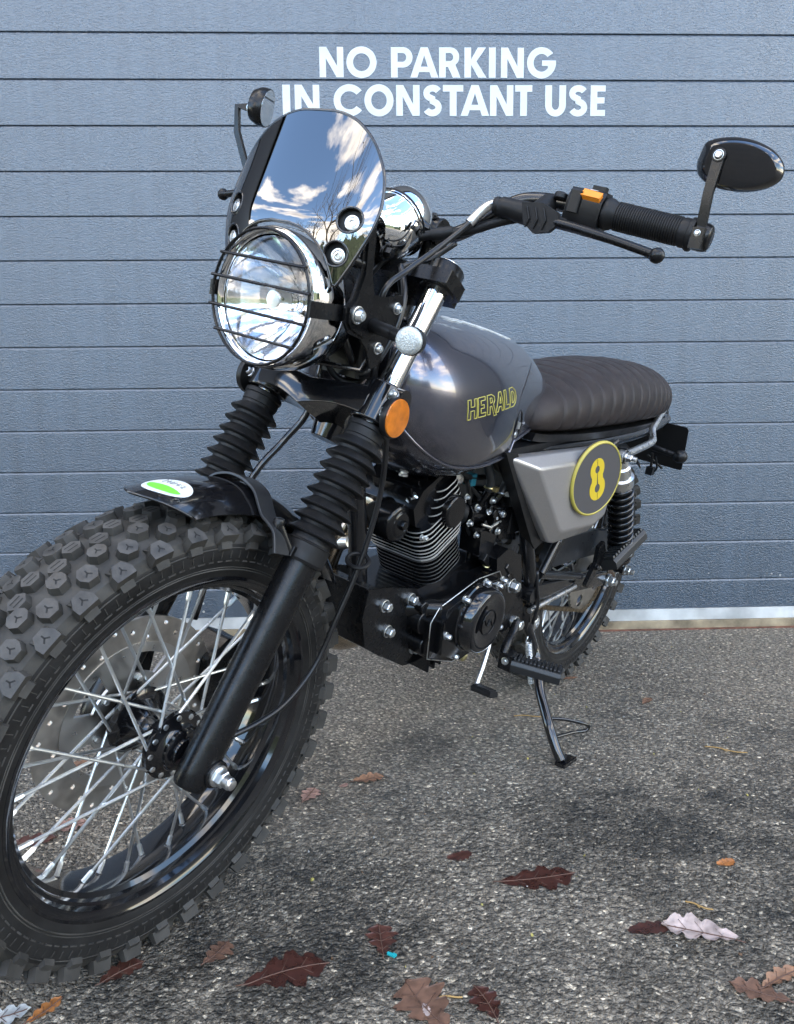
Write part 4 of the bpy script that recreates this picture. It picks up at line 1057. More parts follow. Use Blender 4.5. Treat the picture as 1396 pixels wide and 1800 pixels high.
# outlined name on the tank side
HL = {'H': (.60, [[(0, 0), (.10, 1), (.30, 1), (.26, .62), (.50, .62), (.54, 1), (.70, 1), (.62, 0), (.44, 0), (.47, .42), (.23, .42), (.20, 0)]]),
      'E': (.56, [[(0, 0), (.08, 1), (.58, 1), (.56, .82), (.26, .82), (.25, .60), (.46, .60), (.45, .43), (.23, .43), (.21, .18), (.55, .18), (.53, 0)]]),
      'R': (.58, [[(0, 0), (.08, 1), (.42, 1), (.62, .86), (.62, .66), (.50, .48), (.62, .02), (.74, -.12), (.50, -.14), (.36, .40), (.24, .40), (.20, 0)], [(.26, .56), (.28, .84), (.42, .82), (.44, .62)]]),
      'A': (.64, [[(0, 0), (.34, 1), (.52, 1), (.68, 0), (.50, 0), (.47, .24), (.28, .24), (.20, 0)], [(.34, .42), (.46, .42), (.43, .74)]]),
      'L': (.44, [[(0, 0), (.06, 1), (.24, 1), (.20, .20), (.50, .20), (.48, 0)]]),
      'D': (.60, [[(0, 0), (.06, 1), (.38, 1), (.60, .80), (.64, .50), (.56, .18), (.36, 0)], [(.20, .20), (.24, .80), (.36, .80), (.45, .66), (.46, .48), (.42, .28), (.34, .20)]])}
def word(txt, x0, x1, z0, z1, H0, H1, r, name, mt, label=None):
    tot = sum(HL[c][0]+.10 for c in txt)-.10; cur = 0; m = M()
    for c in txt:
        w, loops = HL[c]
        for lp in loops:
            pts = []
            dens = []
            for i in range(len(lp)):
                a, b = lp[i], lp[(i+1) % len(lp)]; n_ = max(2, int(math.hypot(a[0]-b[0], a[1]-b[1])*7))
                dens += [(a[0]+(b[0]-a[0])*k/n_, a[1]+(b[1]-a[1])*k/n_) for k in range(n_)]
            for a, b in dens:
                t = (cur+a)/tot; x = x0+(x1-x0)*t+.0095*b; z = z0+(z1-z0)*t+b*(H0+(H1-H0)*t)
                pts.append(on_tank(x, z, .0003)[0])
            m.tube(pts, r, 5, closed=True)
        cur += w+.10
    return PB(name, m, mt, parent=tank, sharp=180, label=label)
word('HERALD', .8600, .6935, .7755, .7935, .0300, .0310, .00085, 'tank_lettering', yline, 'yellow outlined capitals reading HERALD')
# white script along the top
m = M(); pts = []
for i in range(160):
    t = i/159; x = .80-.22*t; y = .026+.018*math.sin(t*58)*(.7+.3*math.sin(t*17)); 
    h = bvh.ray_cast(V((x+.010*math.sin(t*58+1.2), y, 1.2)), V((0, 0, -1)))
    pts.append(h[0]+Z*.0005)
m.tube(pts, .0016, 5); PB('tank_script', m, white_m, parent=tank, sharp=180)
# small key plate in the knee recess
m = M(); pl = []
o, nn = on_tank(.632, .744, .0005)
ex = (X-nn*X.dot(nn)).normalized(); ez = ex.cross(nn)*-1; ez = ez if ez.z > 0 else -ez
shp = smooth_path([(.004, .034, 0), (-.006, .028, 0), (-.013, .008, 0), (-.010, -.018, 0), (.002, -.034, 0), (.012, -.016, 0), (.014, .010, 0), (.010, .028, 0), (.004, .034, 0)], 4)[:-1]
pp_ = [on_tank(.632+p.x, .744+p.y, .0008)[0] for p in shp]
m.tube(pp_, .0011, 6, closed=True); PB('badge_edge', m, frame_m, parent=tank, sharp=180)
m = M(); m.tube([on_tank(.634, .757, .001)[0], on_tank(.634, .745, .001)[0]], .004, 8); m.lathe([(0, .0062), (.002, .0058), (.003, .001)], on_tank(.634, .733, .0004)[0], nn, 16); PB('badge', m, zinc, parent=tank)

# ---- seat, cross-pleated
SX_ = [-.238, -.229, -.210, -.178, -.128, -.06, .06, .18, .28, .36, .43, .50, .545, .560]
SW = [.045, .070, .092, .106, .116, .1245, .1310, .1330, .1320, .1300, .1270, .1210, .1120, .1000]
ST = [.790, .806, .8220, .8380, .8520, .8610, .8645, .8620, .8540, .8440, .8330, .8220, .8120, .8000]
SBt = [.766, .750, .740, .733, .728, .724, .721, .719, .718, .718, .719, .721, .724, .730]
grooves = [-.190, -.154, -.118, -.080, -.038, .007, .059, .111, .163, .215, .267, .319, .371, .424, .478]
m = M(); NS, NT = 330, 56; secs = []
for i in range(NS+1):
    x = SX_[0]+(SX_[-1]-SX_[0])*i/NS
    w, zt, zb = cub(x, SX_, SW), cub(x, SX_, ST), cub(x, SX_, SBt); zm = zb+(zt-zb)*.36; q = []
    for k in range(NT):
        th = 2*PI*k/NT; c, s_ = math.cos(th), math.sin(th)
        y = w*math.copysign(abs(c)**(2/2.5), c); z = zm+((zt-zm)*abs(s_)**(2/2.3) if s_ > 0 else -(zm-zb)*abs(s_)**(2/3.2))
        # the seams lean back towards the top
        xx = x+.05*max(0, (z-.74))/.12*0; gd = min(abs(xx-g_) for g_ in grooves)
        d = .0040*math.exp(-(gd/.0034)**2)-.0013*math.exp(-((gd-.026)/.018)**2)
        d *= max(0, min(1, (z-zb)/.018)); nrm = V((0, c/w, s_/(zt-zm))).normalized()
        q.append(V((x-.022*max(0, (z-.75))/.1, y, z))-nrm*d+V((0, 0, .0012*noise.noise(V((x*30, y*30, z*30))))))
    secs.append(q)
m.loft(secs); seat = PB('seat', m, seat_m, sharp=180)
m = M()
for g_ in grooves:
    w, zt, zb = cub(g_, SX_, SW), cub(g_, SX_, ST), cub(g_, SX_, SBt); zm = zb+(zt-zb)*.36; pts = []
    for k in range(45):
        th = R(-14+208*k/44); c, s_ = math.cos(th), math.sin(th)
        y = w*math.copysign(abs(c)**(2/2.5), c); z = zm+((zt-zm)*abs(s_)**(2/2.3) if s_ > 0 else -(zm-zb)*abs(s_)**(2/3.2)); nrm = V((0, c/w, s_/(zt-zm))).normalized()
        pts.append(V((g_-.022*max(0, (z-.75))/.1, y, z))-nrm*.0034)
    m.tube(pts, .0010, 5)
PB('seat_seam', m, stitch, parent=seat, sharp=180)
m = M(); secs = []
for i in range(31):
    x = -.228+.773*i/30; w, zb = cub(x, SX_, SW)*.93, cub(x, SX_, SBt); secs.append([V((x, w, zb+.006)), V((x, -w, zb+.006)), V((x, -w*.96, zb-.010)), V((x, w*.96, zb-.010))])
m.loft(secs); PB('seat_base', m, plastic, parent=seat)

# ---- frame
m = M()
for s in (1, -1):
    m.tube(smooth_path([(.60, s*.085, .690), (.40, s*.105, .694), (.20, s*.112, .697), (.02, s*.112, .704), (-.12, s*.105, .716), (-.22, s*.092, .728)], 5), .0125, 14)
    m.tube(smooth_path([(.58, s*.07, .70), (.545, s*.095, .64), (.47, s*.102, .48), (.40, s*.102, .36), (.365, s*.095, .30)], 5), .0150, 14)
    m.tube([V((.52, s*.100, .56)), V((.17, s*.118, .695))], .0110, 12)
    m.tube([V((.40, s*.100, .37)), V((.26, s*.118, .60)), V((.19, s*.125, .685))], .0100, 12)
m.tube(smooth_path([(-.175, -.093, .728), (-.222, -.06, .735), (-.232, 0, .737), (-.222, .06, .735), (-.175, .093, .728)], 5), .0125, 14)
m.tube([V((.94, 0, .80)), V((.60, 0, .72))], .026, 16)
m.tube([V((.975, 0, .715)), V((.885, 0, .985))], .031, 24)
m.tube(smooth_path([(.955, 0, .750), (.945, .006, .66), (.922, .010, .56), (.902, .010, .47), (.880, .010, .40)], 5), .0160, 18)
m.tube([V((.43, .12, .375)), V((.43, -.12, .375))], .017, 16)
PB('frame', m, frame_m, sharp=50)
m = M()
for y0 in (.058, -.063):
    m.prism([(.938, .480), (.880, .472), (.800, .452), (.775, .425), (.790, .370), (.775, .312), (.800, .300), (.893, .352), (.925, .372), (.944, .430)], (0, y0, 0), X, Z, Y, 0, .005)
m.prism([(.905, .475), (.925, .475), (.905, .36), (.865, .335), (.855, .355), (.885, .38)], (0, -.058, 0), X, Z, Y, 0, .116)
ep = PB('engine_plate', m, satin, bevel=.0015)
bolts('plate_bolt', PB, ep, zinc, [((x, .063, z), Y) for x, z in ((.889, .441), (.869, .389), (.813, .436), (.778, .331))], .0085, .011)
m = M()
m.prism([(.575, .47), (.53, .475), (.475, .42), (.43, .33), (.44, .285), (.49, .285), (.56, .34), (.59, .41)], (0, .098, 0), X, Z, Y, 0, .006)
m.prism([(.612, .588), (.535, .575), (.490, .50), (.565, .512)], (0, .078, 0), X, Z, Y, 0, .004)
pp1 = PB('side_plate', m, satin, bevel=.0015)
bolts('plate_bolt', PB, pp1, zinc, [((.520, .104, .414), Y, .0115, .016), ((.466, .104, .316), Y, .0115, .016), ((.571, .082, .566), Y, .0058, .005), ((.580, .082, .532), Y, .0058, .005)])

# ---- engine
m = M()
m.prism([(.855, .36), (.860, .425), (.80, .440), (.70, .450), (.60, .470), (.52, .46), (.485, .40), (.50, .34), (.56, .30), (.66, .280), (.78, .290)], (0, -.095, 0), X, Z, Y, 0, .147)
m.prism([(.770, .365), (.760, .425), (.66, .455), (.56, .455), (.52, .40), (.54, .34), (.60, .305), (.70, .293), (.765, .315)], (0, .050, 0), X, Z, Y, 0, .040)
m.prism([(.795, .40), (.775, .425), (.66, .455), (.58, .455), (.54, .41), (.55, .345), (.60, .312), (.70, .298), (.785, .330)], (0, .088, 0), X, Z, Y, 0, .017)
m.prism([(.780, .40), (.760, .420), (.66, .447), (.59, .447), (.555, .405), (.565, .352), (.61, .322), (.70, .308), (.770, .335)], (0, .105, 0), X, Z, Y, 0, .016)
for x0, z0, r_ in ((.79, .395, .024), (.775, .345, .020), (.80, .425, .012)): m.tube([V((x0, -.06, z0)), V((x0, .090, z0))], r_, 20)
m.tube([V((.815, .045, .415)), V((.765, .100, .418))], .018, 18)
for k in range(5): m.box((.66+.02*k, .052, .300-.002*k), (.006, .06, .03))
eng = PB('crankcase', m, engine_m, bevel=.005, seg=3)
m = M(); gk = [(.800, .4015), (.780, .4265), (.66, .4565), (.58, .4565), (.539, .411), (.549, .344), (.60, .3105), (.70, .2965), (.791, .3295)]
m.tube([V((a, .1052, b)) for a, b in gk], .0011, 6, closed=True); PB('case_gasket', m, alloy, parent=eng, sharp=180)
m = M(); cx, cz = .672, .388
m.lathe([(.115, .068), (.122, .068), (.124, .0655), (.146, .0625), (.150, .0595), (.1515, .0550), (.1515, .046), (.150, .044), (.1505, .020), (.1505, .0001)], (cx, 0, cz), Y, 64)
cv = PB('case_cover', m, engine_gl, parent=eng, sharp=40)
m = M(); m.torus((cx, .1515, cz), Y, .024, .0011, 40, 6); m.tube(smooth_path([(cx+.016, .1515, cz+.010), (cx+.004, .152, cz-.006), (cx-.004, .152, cz+.006), (cx-.016, .1515, cz-.010)], 5), .0011, 6)
PB('cover_emblem', m, engine_m, parent=eng, sharp=180)
bolts('case_bolt', PB, eng, zinc, [((x, y, z), Y) for x, z, y in ((.725, .437, .120), (.768, .376, .120), (.715, .318, .112), (.655, .455, .118), (.590, .446, .118), (.575, .345, .120), (.61, .440, .121))], .0052, .010)
m = M(); m.bolt((.640, .083, .288), Y-Z*.3, .0085, .014); PB('drain_plug', m, gold_zinc, parent=eng)
m = M()
m.prism([(.60, .485), (.56, .50), (.50, .475), (.475, .42), (.49, .36), (.53, .345), (.565, .36), (.58, .43)], (0, .075, 0), X, Z, Y, 0, .030)
m.box((.535, .106, .445), (.055, .006, .010), (V((.75, 0, .66))), Y, V((-.66, 0, .75))); m.box((.520, .106, .425), (.055, .006, .010), (V((.75, 0, .66))), Y, V((-.66, 0, .75)))
PB('sprocket_cover', m, engine_m, bevel=.004)
# finned cylinder and head, leaning forward
CA = V((.485, 0, .8745)); CF = V((.8745, 0, -.485)); CO = V((.706, 0, .474))
m = M()
def fin(lf, lr, hw, z, th, rr, ms=1):
    m.prism(rrect(lf+lr, 2*hw, rr, 6, (lf-lr)/2, 0), CO, CF, Y, CA, z, z+th, 0, mside=ms)
z = 0
for k in range(7): fin(.060, .052, .071, z, .0024, .034, 2); z += .0090
for k in range(8):
    g_ = min(k, 3)*.0018; fin(.064+g_, .058+g_, .0735+g_, z, .0030 if k else .0046, .030); z += .0102
for k in range(4): fin(.030-.010*k, .062, .079-.001*k, z, .0030, .022); z += .0105
m.prism(rrect(.085, .105, .02, 4, 0, 0), CO, CF, Y, CA, -.02, .155, 0)
cyl = PB('cylinder', m, [engine_m, fin_edge, fin_dark], bevel=.0005, seg=1)
m = M(); m.prism([(-.055, .140), (-.055, .178), (-.025, .200), (.03, .202), (.062, .185), (.066, .150), (.05, .135)], (CO.x, -.062, CO.z), CF, CA, Y, 0, .126)
m.lathe([(.050, .034), (.062, .0345), (.066, .031), (.088, .030), (.091, .027), (.0915, .001)], (.755, 0, .597), Y, 40)
m.lathe([(.020, .033), (.050, .033), (.053, .031), (.055, .027), (.0555, .022), (.058, .020), (.059, .001)], (.868, 0, .580), Y, 40)
m.lathe([(.058, .0095), (.066, .0085), (.0665, .001)], (.868, 0, .580), Y, 6)
m.tube([V((.80, .01, .59)), V((.872, .01, .578))], .030, 18)
for k in range(4): m.box(CO+CA*.205+CF*(.045-.022*k)+Y*.01, (.005, .085, .020), CF, Y, CA)
hd_ = PB('cylinder_head', m, engine_m, bevel=.003)
bolts('head_bolt', PB, hd_, zinc, [((.832, .045, .610), Y*.5+Z*.85, .0100, .016), ((.78, .058, .632), CA, .006, .008), ((.735, .052, .640), CA, .006, .008), ((.81, .05, .628), CA, .0055, .006), ((.826, .072, .556), Y, .004, .004), ((.814, .073, .552), Y, .004, .004), ((.862, .04, .66), Z, .006, .010), ((.70, .06, .602), Y, .005, .008)])
m = M(); m.tube([V((.775, .045, .642)), V((.750, .040, .652)), V((.722, .045, .648)), V((.700, .05, .640))], [.012, .017, .016, .010], 12); PB('ignition_cap', m, alloy)
m = M(); m.tube(smooth_path([(.80, .03, .665), (.72, .05, .655), (.66, .05, .64), (.60, .05, .635)], 5), .0055, 8); m.tube(smooth_path([(.84, .01, .66), (.76, .03, .65), (.70, .04, .648), (.63, .06, .60)], 5), .0042, 8); m.tube(smooth_path([(.69, .06, .64), (.66, .055, .60), (.64, .05, .54), (.61, .06, .50)], 5), .0042, 8)
PB('wiring_loom', m, rubber)
m = M(); m.box((.655, .045, .635), (.018, .02, .022)); PB('plug', m, blue_pl, bevel=.002)
# carburettor
m = M(); co = V((.605, .045, .568))
m.tube([co+X*.055, co-X*.05], .025, 24); m.tube([co-Z*.005, co+Z*.040], [.025, .022], 24); m.lathe([(.036, .0255), (.043, .0255), (.047, .016), (.049, .001)], co, Z, 24)
m.prism([(-.024, -.030), (.026, -.030), (.034, .020), (-.030, .020)], co+V((-.004, -.012, -.050)), X, Z, Y, 0, .046)
m.prism(rrect(.070, .062, .012), co-Z*.028, X, Y, Z, -.004, .004)
m.tube([co+Y*.02+Z*.004, co+Y*.042+Z*.004], .009, 12); m.box(co+V((-.02, .030, -.012)), (.03, .016, .03)); m.tube([co-Z*.08, co-Z*.100], .006, 10)
for k in range(5): a_ = R(72*k+20); m.tube([co+V((.02*math.cos(a_), .034, .02*math.sin(a_)-.005)), co+V((.028*math.cos(a_+.8), .036, .028*math.sin(a_+.8)-.005))], .0035, 7)
cb = PB('carburettor', m, engine_m, bevel=.002)
bolts('carburettor_screw', PB, cb, zinc, [((.673, .070, .559), Y, .0052, .007), ((.659, .072, .588), Y, .0050, .007), ((.605, .072, .595), Y, .0060, .006), ((.692, .066, .611), Y, .0042, .006), ((.622, .078, .575), Y*.8+Z*.6, .0045, .006), ((.590, .078, .560), Y, .0040, .005), ((.640, .070, .530), Y, .0045, .006)], hexa=False)
m = M(); m.tube([co+V((.035, .035, -.014)), co+V((.010, .040, -.022)), co+V((-.03, .038, -.016))], .0026, 8); PB('throttle_link', m, alloy, parent=cb)
m = M(); m.tube(smooth_path([co+V((-.01, .03, -.085)), co+V((-.02, .04, -.12)), co+V((-.045, .045, -.135))], 5), .0045, 8); PB('drain_hose', m, rubber, parent=cb)
m = M(); m.torus(co+V((-.012, .036, -.105)), (.3, .2, 1), .0062, .0018, 18, 6); PB('drain_clip', m, gold_zinc, parent=cb)
m = M(); m.box((.593, .080, .470), (.05, .014, .016), V((.8, 0, .6)), Y, V((-.6, 0, .8))); m.box((.575, .085, .452), (.03, .014, .022), V((.8, 0, .6)), Y, V((-.6, 0, .8))); PB('wiring_plug', m, plastic, bevel=.002)
m = M(); m.tube([co+V((-.055, 0, 0)), co+V((-.10, .0, .004))], [.030, .034], 20); PB('intake_boot', m, rubber); m = M(); m.tube([co+X*.05, V((.69, .02, .575))], .022, 20); PB('inlet_stub', m, rubber)
for i, (p, r_) in enumerate(((((.628, .075, .618), (.632, .077, .640), (.645, .073, .664), (.66, .06, .70)), .0090), (((.577, .075, .603), (.566, .077, .630), (.580, .074, .652), (.605, .066, .668), (.63, .055, .70)), .0108))):
    m = M(); m.tube(smooth_path(p, 8), r_, 14); ho_ = PB('fuel_hose', m, hose_m, sharp=180)
    m = M(); m.torus(V(p[0])+Z*.006, Z, r_+.0008, .0018, 20, 6); m.box(V(p[0])+V((.0, r_+.004, .006)), (.012, .008, .008)); PB('hose_clip', m, gold_zinc if i == 0 else zinc, parent=ho_)
m = M(); m.tube([V((.628, .075, .622)), V((.625, .06, .585))], .0065, 10); m.tube([V((.577, .075, .608)), V((.59, .06, .575))], .0075, 10); PB('fuel_tap', m, engine_m)
# air box behind the side panel
m = M(); m.box((.45, 0, .60), (.18, .17, .16)); PB('air_box', m, plastic, bevel=.012)

# exhaust: header down the right, silencer
m = M(); m.tube(smooth_path([(.82, -.03, .575), (.875, -.045, .560), (.898, -.058, .505), (.890, -.084, .42), (.855, -.092, .340), (.800, -.097, .297), (.70, -.115, .272), (.58, -.135, .262)], 7), [.0185]*14+[.0185+.0007*min(i, 14) for i in range(36)], 22)
m.lathe([(0, .027), (.012, .027), (.014, .02)], (.835, -.036, .572), X, 20); ex = PB('exhaust_pipe', m, chrome_warm, sharp=60)
m = M(); m.tube(smooth_path([(.60, -.138, .262), (.54, -.142, .268), (.45, -.150, .285), (.10, -.185, .355), (-.10, -.20, .395), (-.12, -.20, .40)], 6), [.020]*4+[.030+.004*min(1, i/8) for i in range(25)]+[.034, .026], 28); PB('silencer', m, satin, sharp=50)
m = M(); m.tube([V((.905, -.07, .50)), V((.895, -.045, .52)), V((.90, -.02, .53))], [.012, .014, .010], 12); PB('exhaust_bracket', m, zinc, parent=ex)

# ---- side panel and number plate
m = M()
bo = [(.655, .694), (.330, .702), (.255, .640), (.262, .540), (.315, .512), (.440, .502), (.462, .506)]
toq = [(.585, .674), (.345, .684), (.290, .632), (.292, .558), (.330, .538), (.452, .534), (.466, .540)]
def py(x, k): return (.118+.045*(.655-x)/.40) if k == 0 else (.140+.042*(.655-x)/.40)
n_ = len(bo); mid = [(a+(c_-a)*.10, b+(d-b)*.10) for (a, b), (c_, d) in zip(bo, toq)]
l0 = [V((a, py(a, 0)-.020, b)) for a, b in bo]; l1 = [V((a, py(a, 0), b)) for a, b in bo]; l2 = [V((c_, py(c_, 1), d)) for c_, d in toq]
m.loft([l0, l1, l2]); pn = PB('side_panel', m, panel_m, bevel=.006, seg=4)
m = M(); bk_ = [(.668, .705), (.30, .715), (.25, .66), (.30, .60), (.50, .60), (.56, .60)]
m.prism(bk_, (0, .085, 0), X, Z, Y, 0, .022); m.prism([(.675, .705), (.63, .70), (.445, .500), (.475, .488), (.50, .51)], (0, .098, 0), X, Z, Y, 0, .022); PB('panel_surround', m, plastic, parent=pn, bevel=.003)
pc = V((.388, .180, .6455)); pnn = V((math.sin(R(13)), math.cos(R(13)), 0)); pxx = V((-math.cos(R(13)), math.sin(R(13)), 0))
m = M(); m.lathe([(-.010, .070), (-.008, .0775), (.0, .0785), (.002, .0775)], pc, pnn, 80)
npl = PB('number_plate', m, plate_m, sharp=50)
m = M(); m.lathe([(.0018, .0738), (.0030, .0741), (.0033, .0753), (.0026, .0775), (.0, .0790), (-.003, .0792), (-.003, .0785)], pc, pnn, 96, caps=False); PB('plate_rim', m, rim_yellow, parent=npl, sharp=180)
m = M()
for s in (1, -1):
    g_ = .0009; rx1, ry1, rx2, ry2 = .0215, .0240, .0240, .0262; c1, c2 = .0215, -.0205
    o_ = []
    o_ += [(s*rx1*math.sin(R(a)), c1+ry1*math.cos(R(a))) for a in range(4, 131, 6)]
    o_ += [(s*rx2*math.sin(R(a)), c2+ry2*math.cos(R(a))) for a in range(47, 178, 6)]
    i_ = [(s*.0082*math.sin(R(a)), c2+.0095*math.cos(R(a))) for a in range(172, 6, -12)]+[(s*.0070*math.sin(R(a)), c1+.0082*math.cos(R(a))) for a in range(172, 6, -12)]
    pl = [(s*g_, c1+ry1)]+o_+[(s*g_, c2-ry2)]+[(s*g_, c2-.0095)]+i_+[(s*g_, c1+.0082)]
    # tilt with the seat line
    rot = lambda a, b: (a*math.cos(R(19))-b*math.sin(R(19)), a*math.sin(R(19))+b*math.cos(R(19)))
    q = [rot(a, b) for a, b in pl]
    m.slab([[(a, b) for a, b in q]], pc, pxx, Z, pnn, .0020, .0027)
PB('plate_figure', m, yellow, parent=npl, smooth=False, label='yellow stencil figure 8')

# ---- swing arm, shocks, chain
m = M()
for s in (1, -1):
    a, b = V((.430, s*.098, .375)), V((-.045, s*.105, .322)); d_ = (b-a).normalized(); up = d_.cross(Y); up = up if up.z > 0 else -up
    m.prism(rrect(.026, .042, .006, 3), a, Y, up, d_, 0, (b-a).length)
    m.prism([(.02, -.018), (.02, .060), (-.03, .050), (-.045, .018), (-.04, -.018)], V((-.005, s*.112, .325)), X, Z, Y, -.005, .006)
m.tube([V((.35, -.09, .365)), V((.35, .09, .365))], .017, 14)
swg = PB('swing_arm', m, gloss, bevel=.002)
m = M()
m.lathe([(-.13, .0085), (.118, .0085)], (0, 0, .32), Y, 16); 
for s in (1, -1): m.bolt((0, s*.118, .32), Y*s, .0125, .014); m.lathe([(.014, .008), (.024, .0075), (.025, .004)], (0, s*.118, .32), Y*s, 14); m.box((-.052, s*.105, .322), (.008, .022, .030)); m.tube([V((-.05, s*.105, .322)), V((-.082, s*.105, .319))], .0042, 10); m.bolt((-.058, s*.105, .321), -X, .0068, .007)
PB('axle', m, zinc, parent=swg)
m = M()
cg_ = [(.345, .405), (.335, .440), (.310, .470), (.10, .462), (-.02, .442), (-.045, .420), (-.045, .385), (.05, .392), (.20, .402)]
m.prism(cg_, (0, .070, 0), X, Z, Y, 0, .022); PB('chain_guard', m, hoop_m, bevel=.004)
# chain: a closed run of links round both sprockets
m = M(); cp_ = [V((.0+.104*math.cos(R(a)), .066, .32+.104*math.sin(R(a)))) for a in range(95, 271, 7)]+[V((.47, .066, .345))]+[V((.485+.04*math.cos(R(a)), .066, .385+.04*math.sin(R(a)))) for a in range(-80, 81, 16)]+[V((.47, .066, .425))]
cl_ = cp_+[cp_[0]]; ds = [0]
for i in range(1, len(cl_)): ds.append(ds[-1]+(cl_[i]-cl_[i-1]).length)
n_ = int(ds[-1]/.0127); lp_ = []
for k in range(n_):
    d = ds[-1]*k/n_; i = max(j for j in range(len(ds)-1) if ds[j] <= d); t = (d-ds[i])/(ds[i+1]-ds[i]); lp_.append(cl_[i].lerp(cl_[i+1], t))
m.tube(lp_, .0022, 6, closed=True)
for k in range(n_):
    p, q = lp_[k], lp_[(k+1) % n_]; d_ = (q-p).normalized(); y_ = .0058 if k % 2 else .0042
    for s in (1, -1): m.prism([(x-.001, z) for x, z in arc(0, 0, .0045, 90, 270, 4)]+[(x+.0137, z) for x, z in arc(0, 0, .0045, -90, 90, 4)], p+Y*(s*y_), d_, d_.cross(Y)*-1, Y, -.0009, .0009)
    m.tube([p-Y*.0075, p+Y*.0075], .0032, 8)
PB('chain', m, chain_m)
for s in (1, -1):
    tp, bt = V((.180, s*.142, .668)), V((.002, s*.142, .362)); ax_ = (tp-bt).normalized(); Ln = (tp-bt).length
    m = M(); m.lathe([(.03, .006), (Ln-.06, .006)], bt, ax_, 14)
    m.tube([tp-Y*.014, tp+Y*.014], .015, 20); m.tube([bt-Y*.012, bt+Y*.012], .014, 20)
    m.lathe([(.010, .012), (.030, .012), (.034, .027), (.046, .028), (.048, .020)], bt, ax_, 28, 0)
    m.lathe([(Ln-.085, .0285), (Ln-.080, .0300), (Ln-.058, .0300), (Ln-.055, .0240), (Ln-.030, .0225), (Ln-.026, .018), (Ln-.010, .016)], bt, ax_, 36, 1)
    m.lathe([(Ln-.10, .0230), (.06, .0225)], bt, ax_, 20, 2)
    sh = PB('shock_absorber', m, [gloss, alloy, frame_m], sharp=40)
    m = M(); pts = []; turns = 11.5; x_, y_ = perp(ax_); z0, z1 = .048, Ln-.086
    for i in range(int(turns*22)+1):
        t = i/(turns*22); a = 2*PI*turns*t; pts.append(bt+ax_*(z0+(z1-z0)*t)+(x_*math.cos(a)+y_*math.sin(a))*.0275)
    m.tube(pts, .0043, 8); PB('spring', m, gloss, parent=sh, sharp=180)
    for q in (tp, bt): m = M(); m.bolt(q+Y*s*.013, Y*s, .0088, .011); m.lathe([(.010, .006), (.024, .006), (.025, .003)], q+Y*s*.013, Y*s, 14); PB('shock_bolt', m, zinc, parent=sh)

# ---- grab rail, tail, rear signals
m = M()
for s in (1, -1): m.tube(smooth_path([(.195, s*.148, .672), (.145, s*.149, .676), (.05, s*.147, .685), (-.003, s*.143, .692), (-.026, s*.132, .702), (-.050, s*.120, .716), (-.11, s*.108, .737), (-.165, s*.098, .757)], 6), .0088, 16); m.lathe([(-.006, .014), (.006, .014)], (.190, s*.148, .671), Y, 20)
PB('grab_rail', m, alloy, sharp=60)
m = M(); m.prism([(-.118, -.062), (.118, -.062), (.122, -.058), (.122, .058), (.116, .066), (-.116, .066), (-.122, .058), (-.122, -.058)], (-.355, 0, .640), Y, (Z*.97+X*.24).normalized(), (X*.97-Z*.24).normalized(), -.0018, .0018)
m.box((-.31, 0, .70), (.12, .10, .012), (V((.96, 0, .28))), Y, V((-.28, 0, .96))); m.tube([V((-.30, .040, .61)), V((-.345, .075, .575))], .0035, 8)
tp_ = PB('plate_hanger', m, plastic, bevel=.001)
m = M(); m.lathe([(0, .0065), (.0012, .006), (.0014, .001)], (-.350, .085, .683), X*.97-Z*.24, 20); PB('cable_tie_mark', m, yellow, parent=tp_)
m = M(); m.prism(rrect(.06, .10, .018, 4), (-.34, 0, .715), Z, Y, X, -.022, .03); PB('tail_lamp', m, plastic, bevel=.004)
for s in (1, -1):
    m = M(); a, b = V((-.300, s*.050, .634)), V((-.300, s*.118, .627)); d_ = (b-a).normalized()
    m.tube([a, a+d_*.02, a+d_*.034, a+d_*.036, a+d_*.040, a+d_*.042, a+d_*.046, b], [.0095, .0085, .0085, .0076, .0076, .0085, .0078, .0078], 16)
    m.lathe([(-.020, .0001), (-.019, .008), (-.014, .0145), (-.004, .0180), (.006, .0178), (.010, .016), (.011, .0001)], b+Y*s*.012, -X*.9+Y*s*.3, 28)
    PB('rear_signal', m, plastic, sharp=50)
m = M(); m.tube([V((-.29, .055, .62)), V((-.30, .058, .578))], .004, 8); m.box((-.30, .058, .568), (.022, .02, .022)); m.tube(smooth_path([(-.235, .085, .62), (-.25, .09, .59), (-.285, .075, .572)], 5), .003, 8); PB('lamp_plug', m, plastic, bevel=.002)
m = guard(0, .32, .362, .062, .026, 46, -38, 40, 14); rg = PB('rear_mudguard', m, plastic, sharp=60)

# ---- pegs, levers, stand
def ribbed(p, q, r_, up, n_=12):
    p, q = V(p), V(q); d_ = (q-p).normalized(); L_ = (q-p).length; up = V(up); up = (up-d_*up.dot(d_)).normalized(); sd = d_.cross(up); m_ = M()
    pl = [(-.95, -.7), (.95, -.7), (1.1, .1), (.9, .55), (-.9, .55), (-1.1, .1)]
    m_.prism([(a*r_, b*r_) for a, b in pl], p, sd, up, d_, 0, L_)
    for k in range(n_): m_.box(p+d_*(L_*(k+.7)/(n_+.4))+up*r_*.66, (r_*1.75, r_*.40, L_/n_*.52), sd, up, d_)
    return m_
m = M(); m.tube(smooth_path([(.470, .112, .322), (.490, .118, .305), (.525, .126, .290), (.540, .130, .272), (.535, .134, .262)], 5), .0095, 12)
m.box((.532, .142, .264), (.034, .030, .034)); ph = PB('peg_hanger', m, satin, bevel=.003)
PB('foot_peg', ribbed((.533, .150, .264), (.500, .245, .264), .0195, (0, 0, 1)), hose_m, bevel=.002)
m = M(); m.bolt((.550, .142, .268), X, .006, .005); PB('peg_pin', m, zinc, parent=ph)
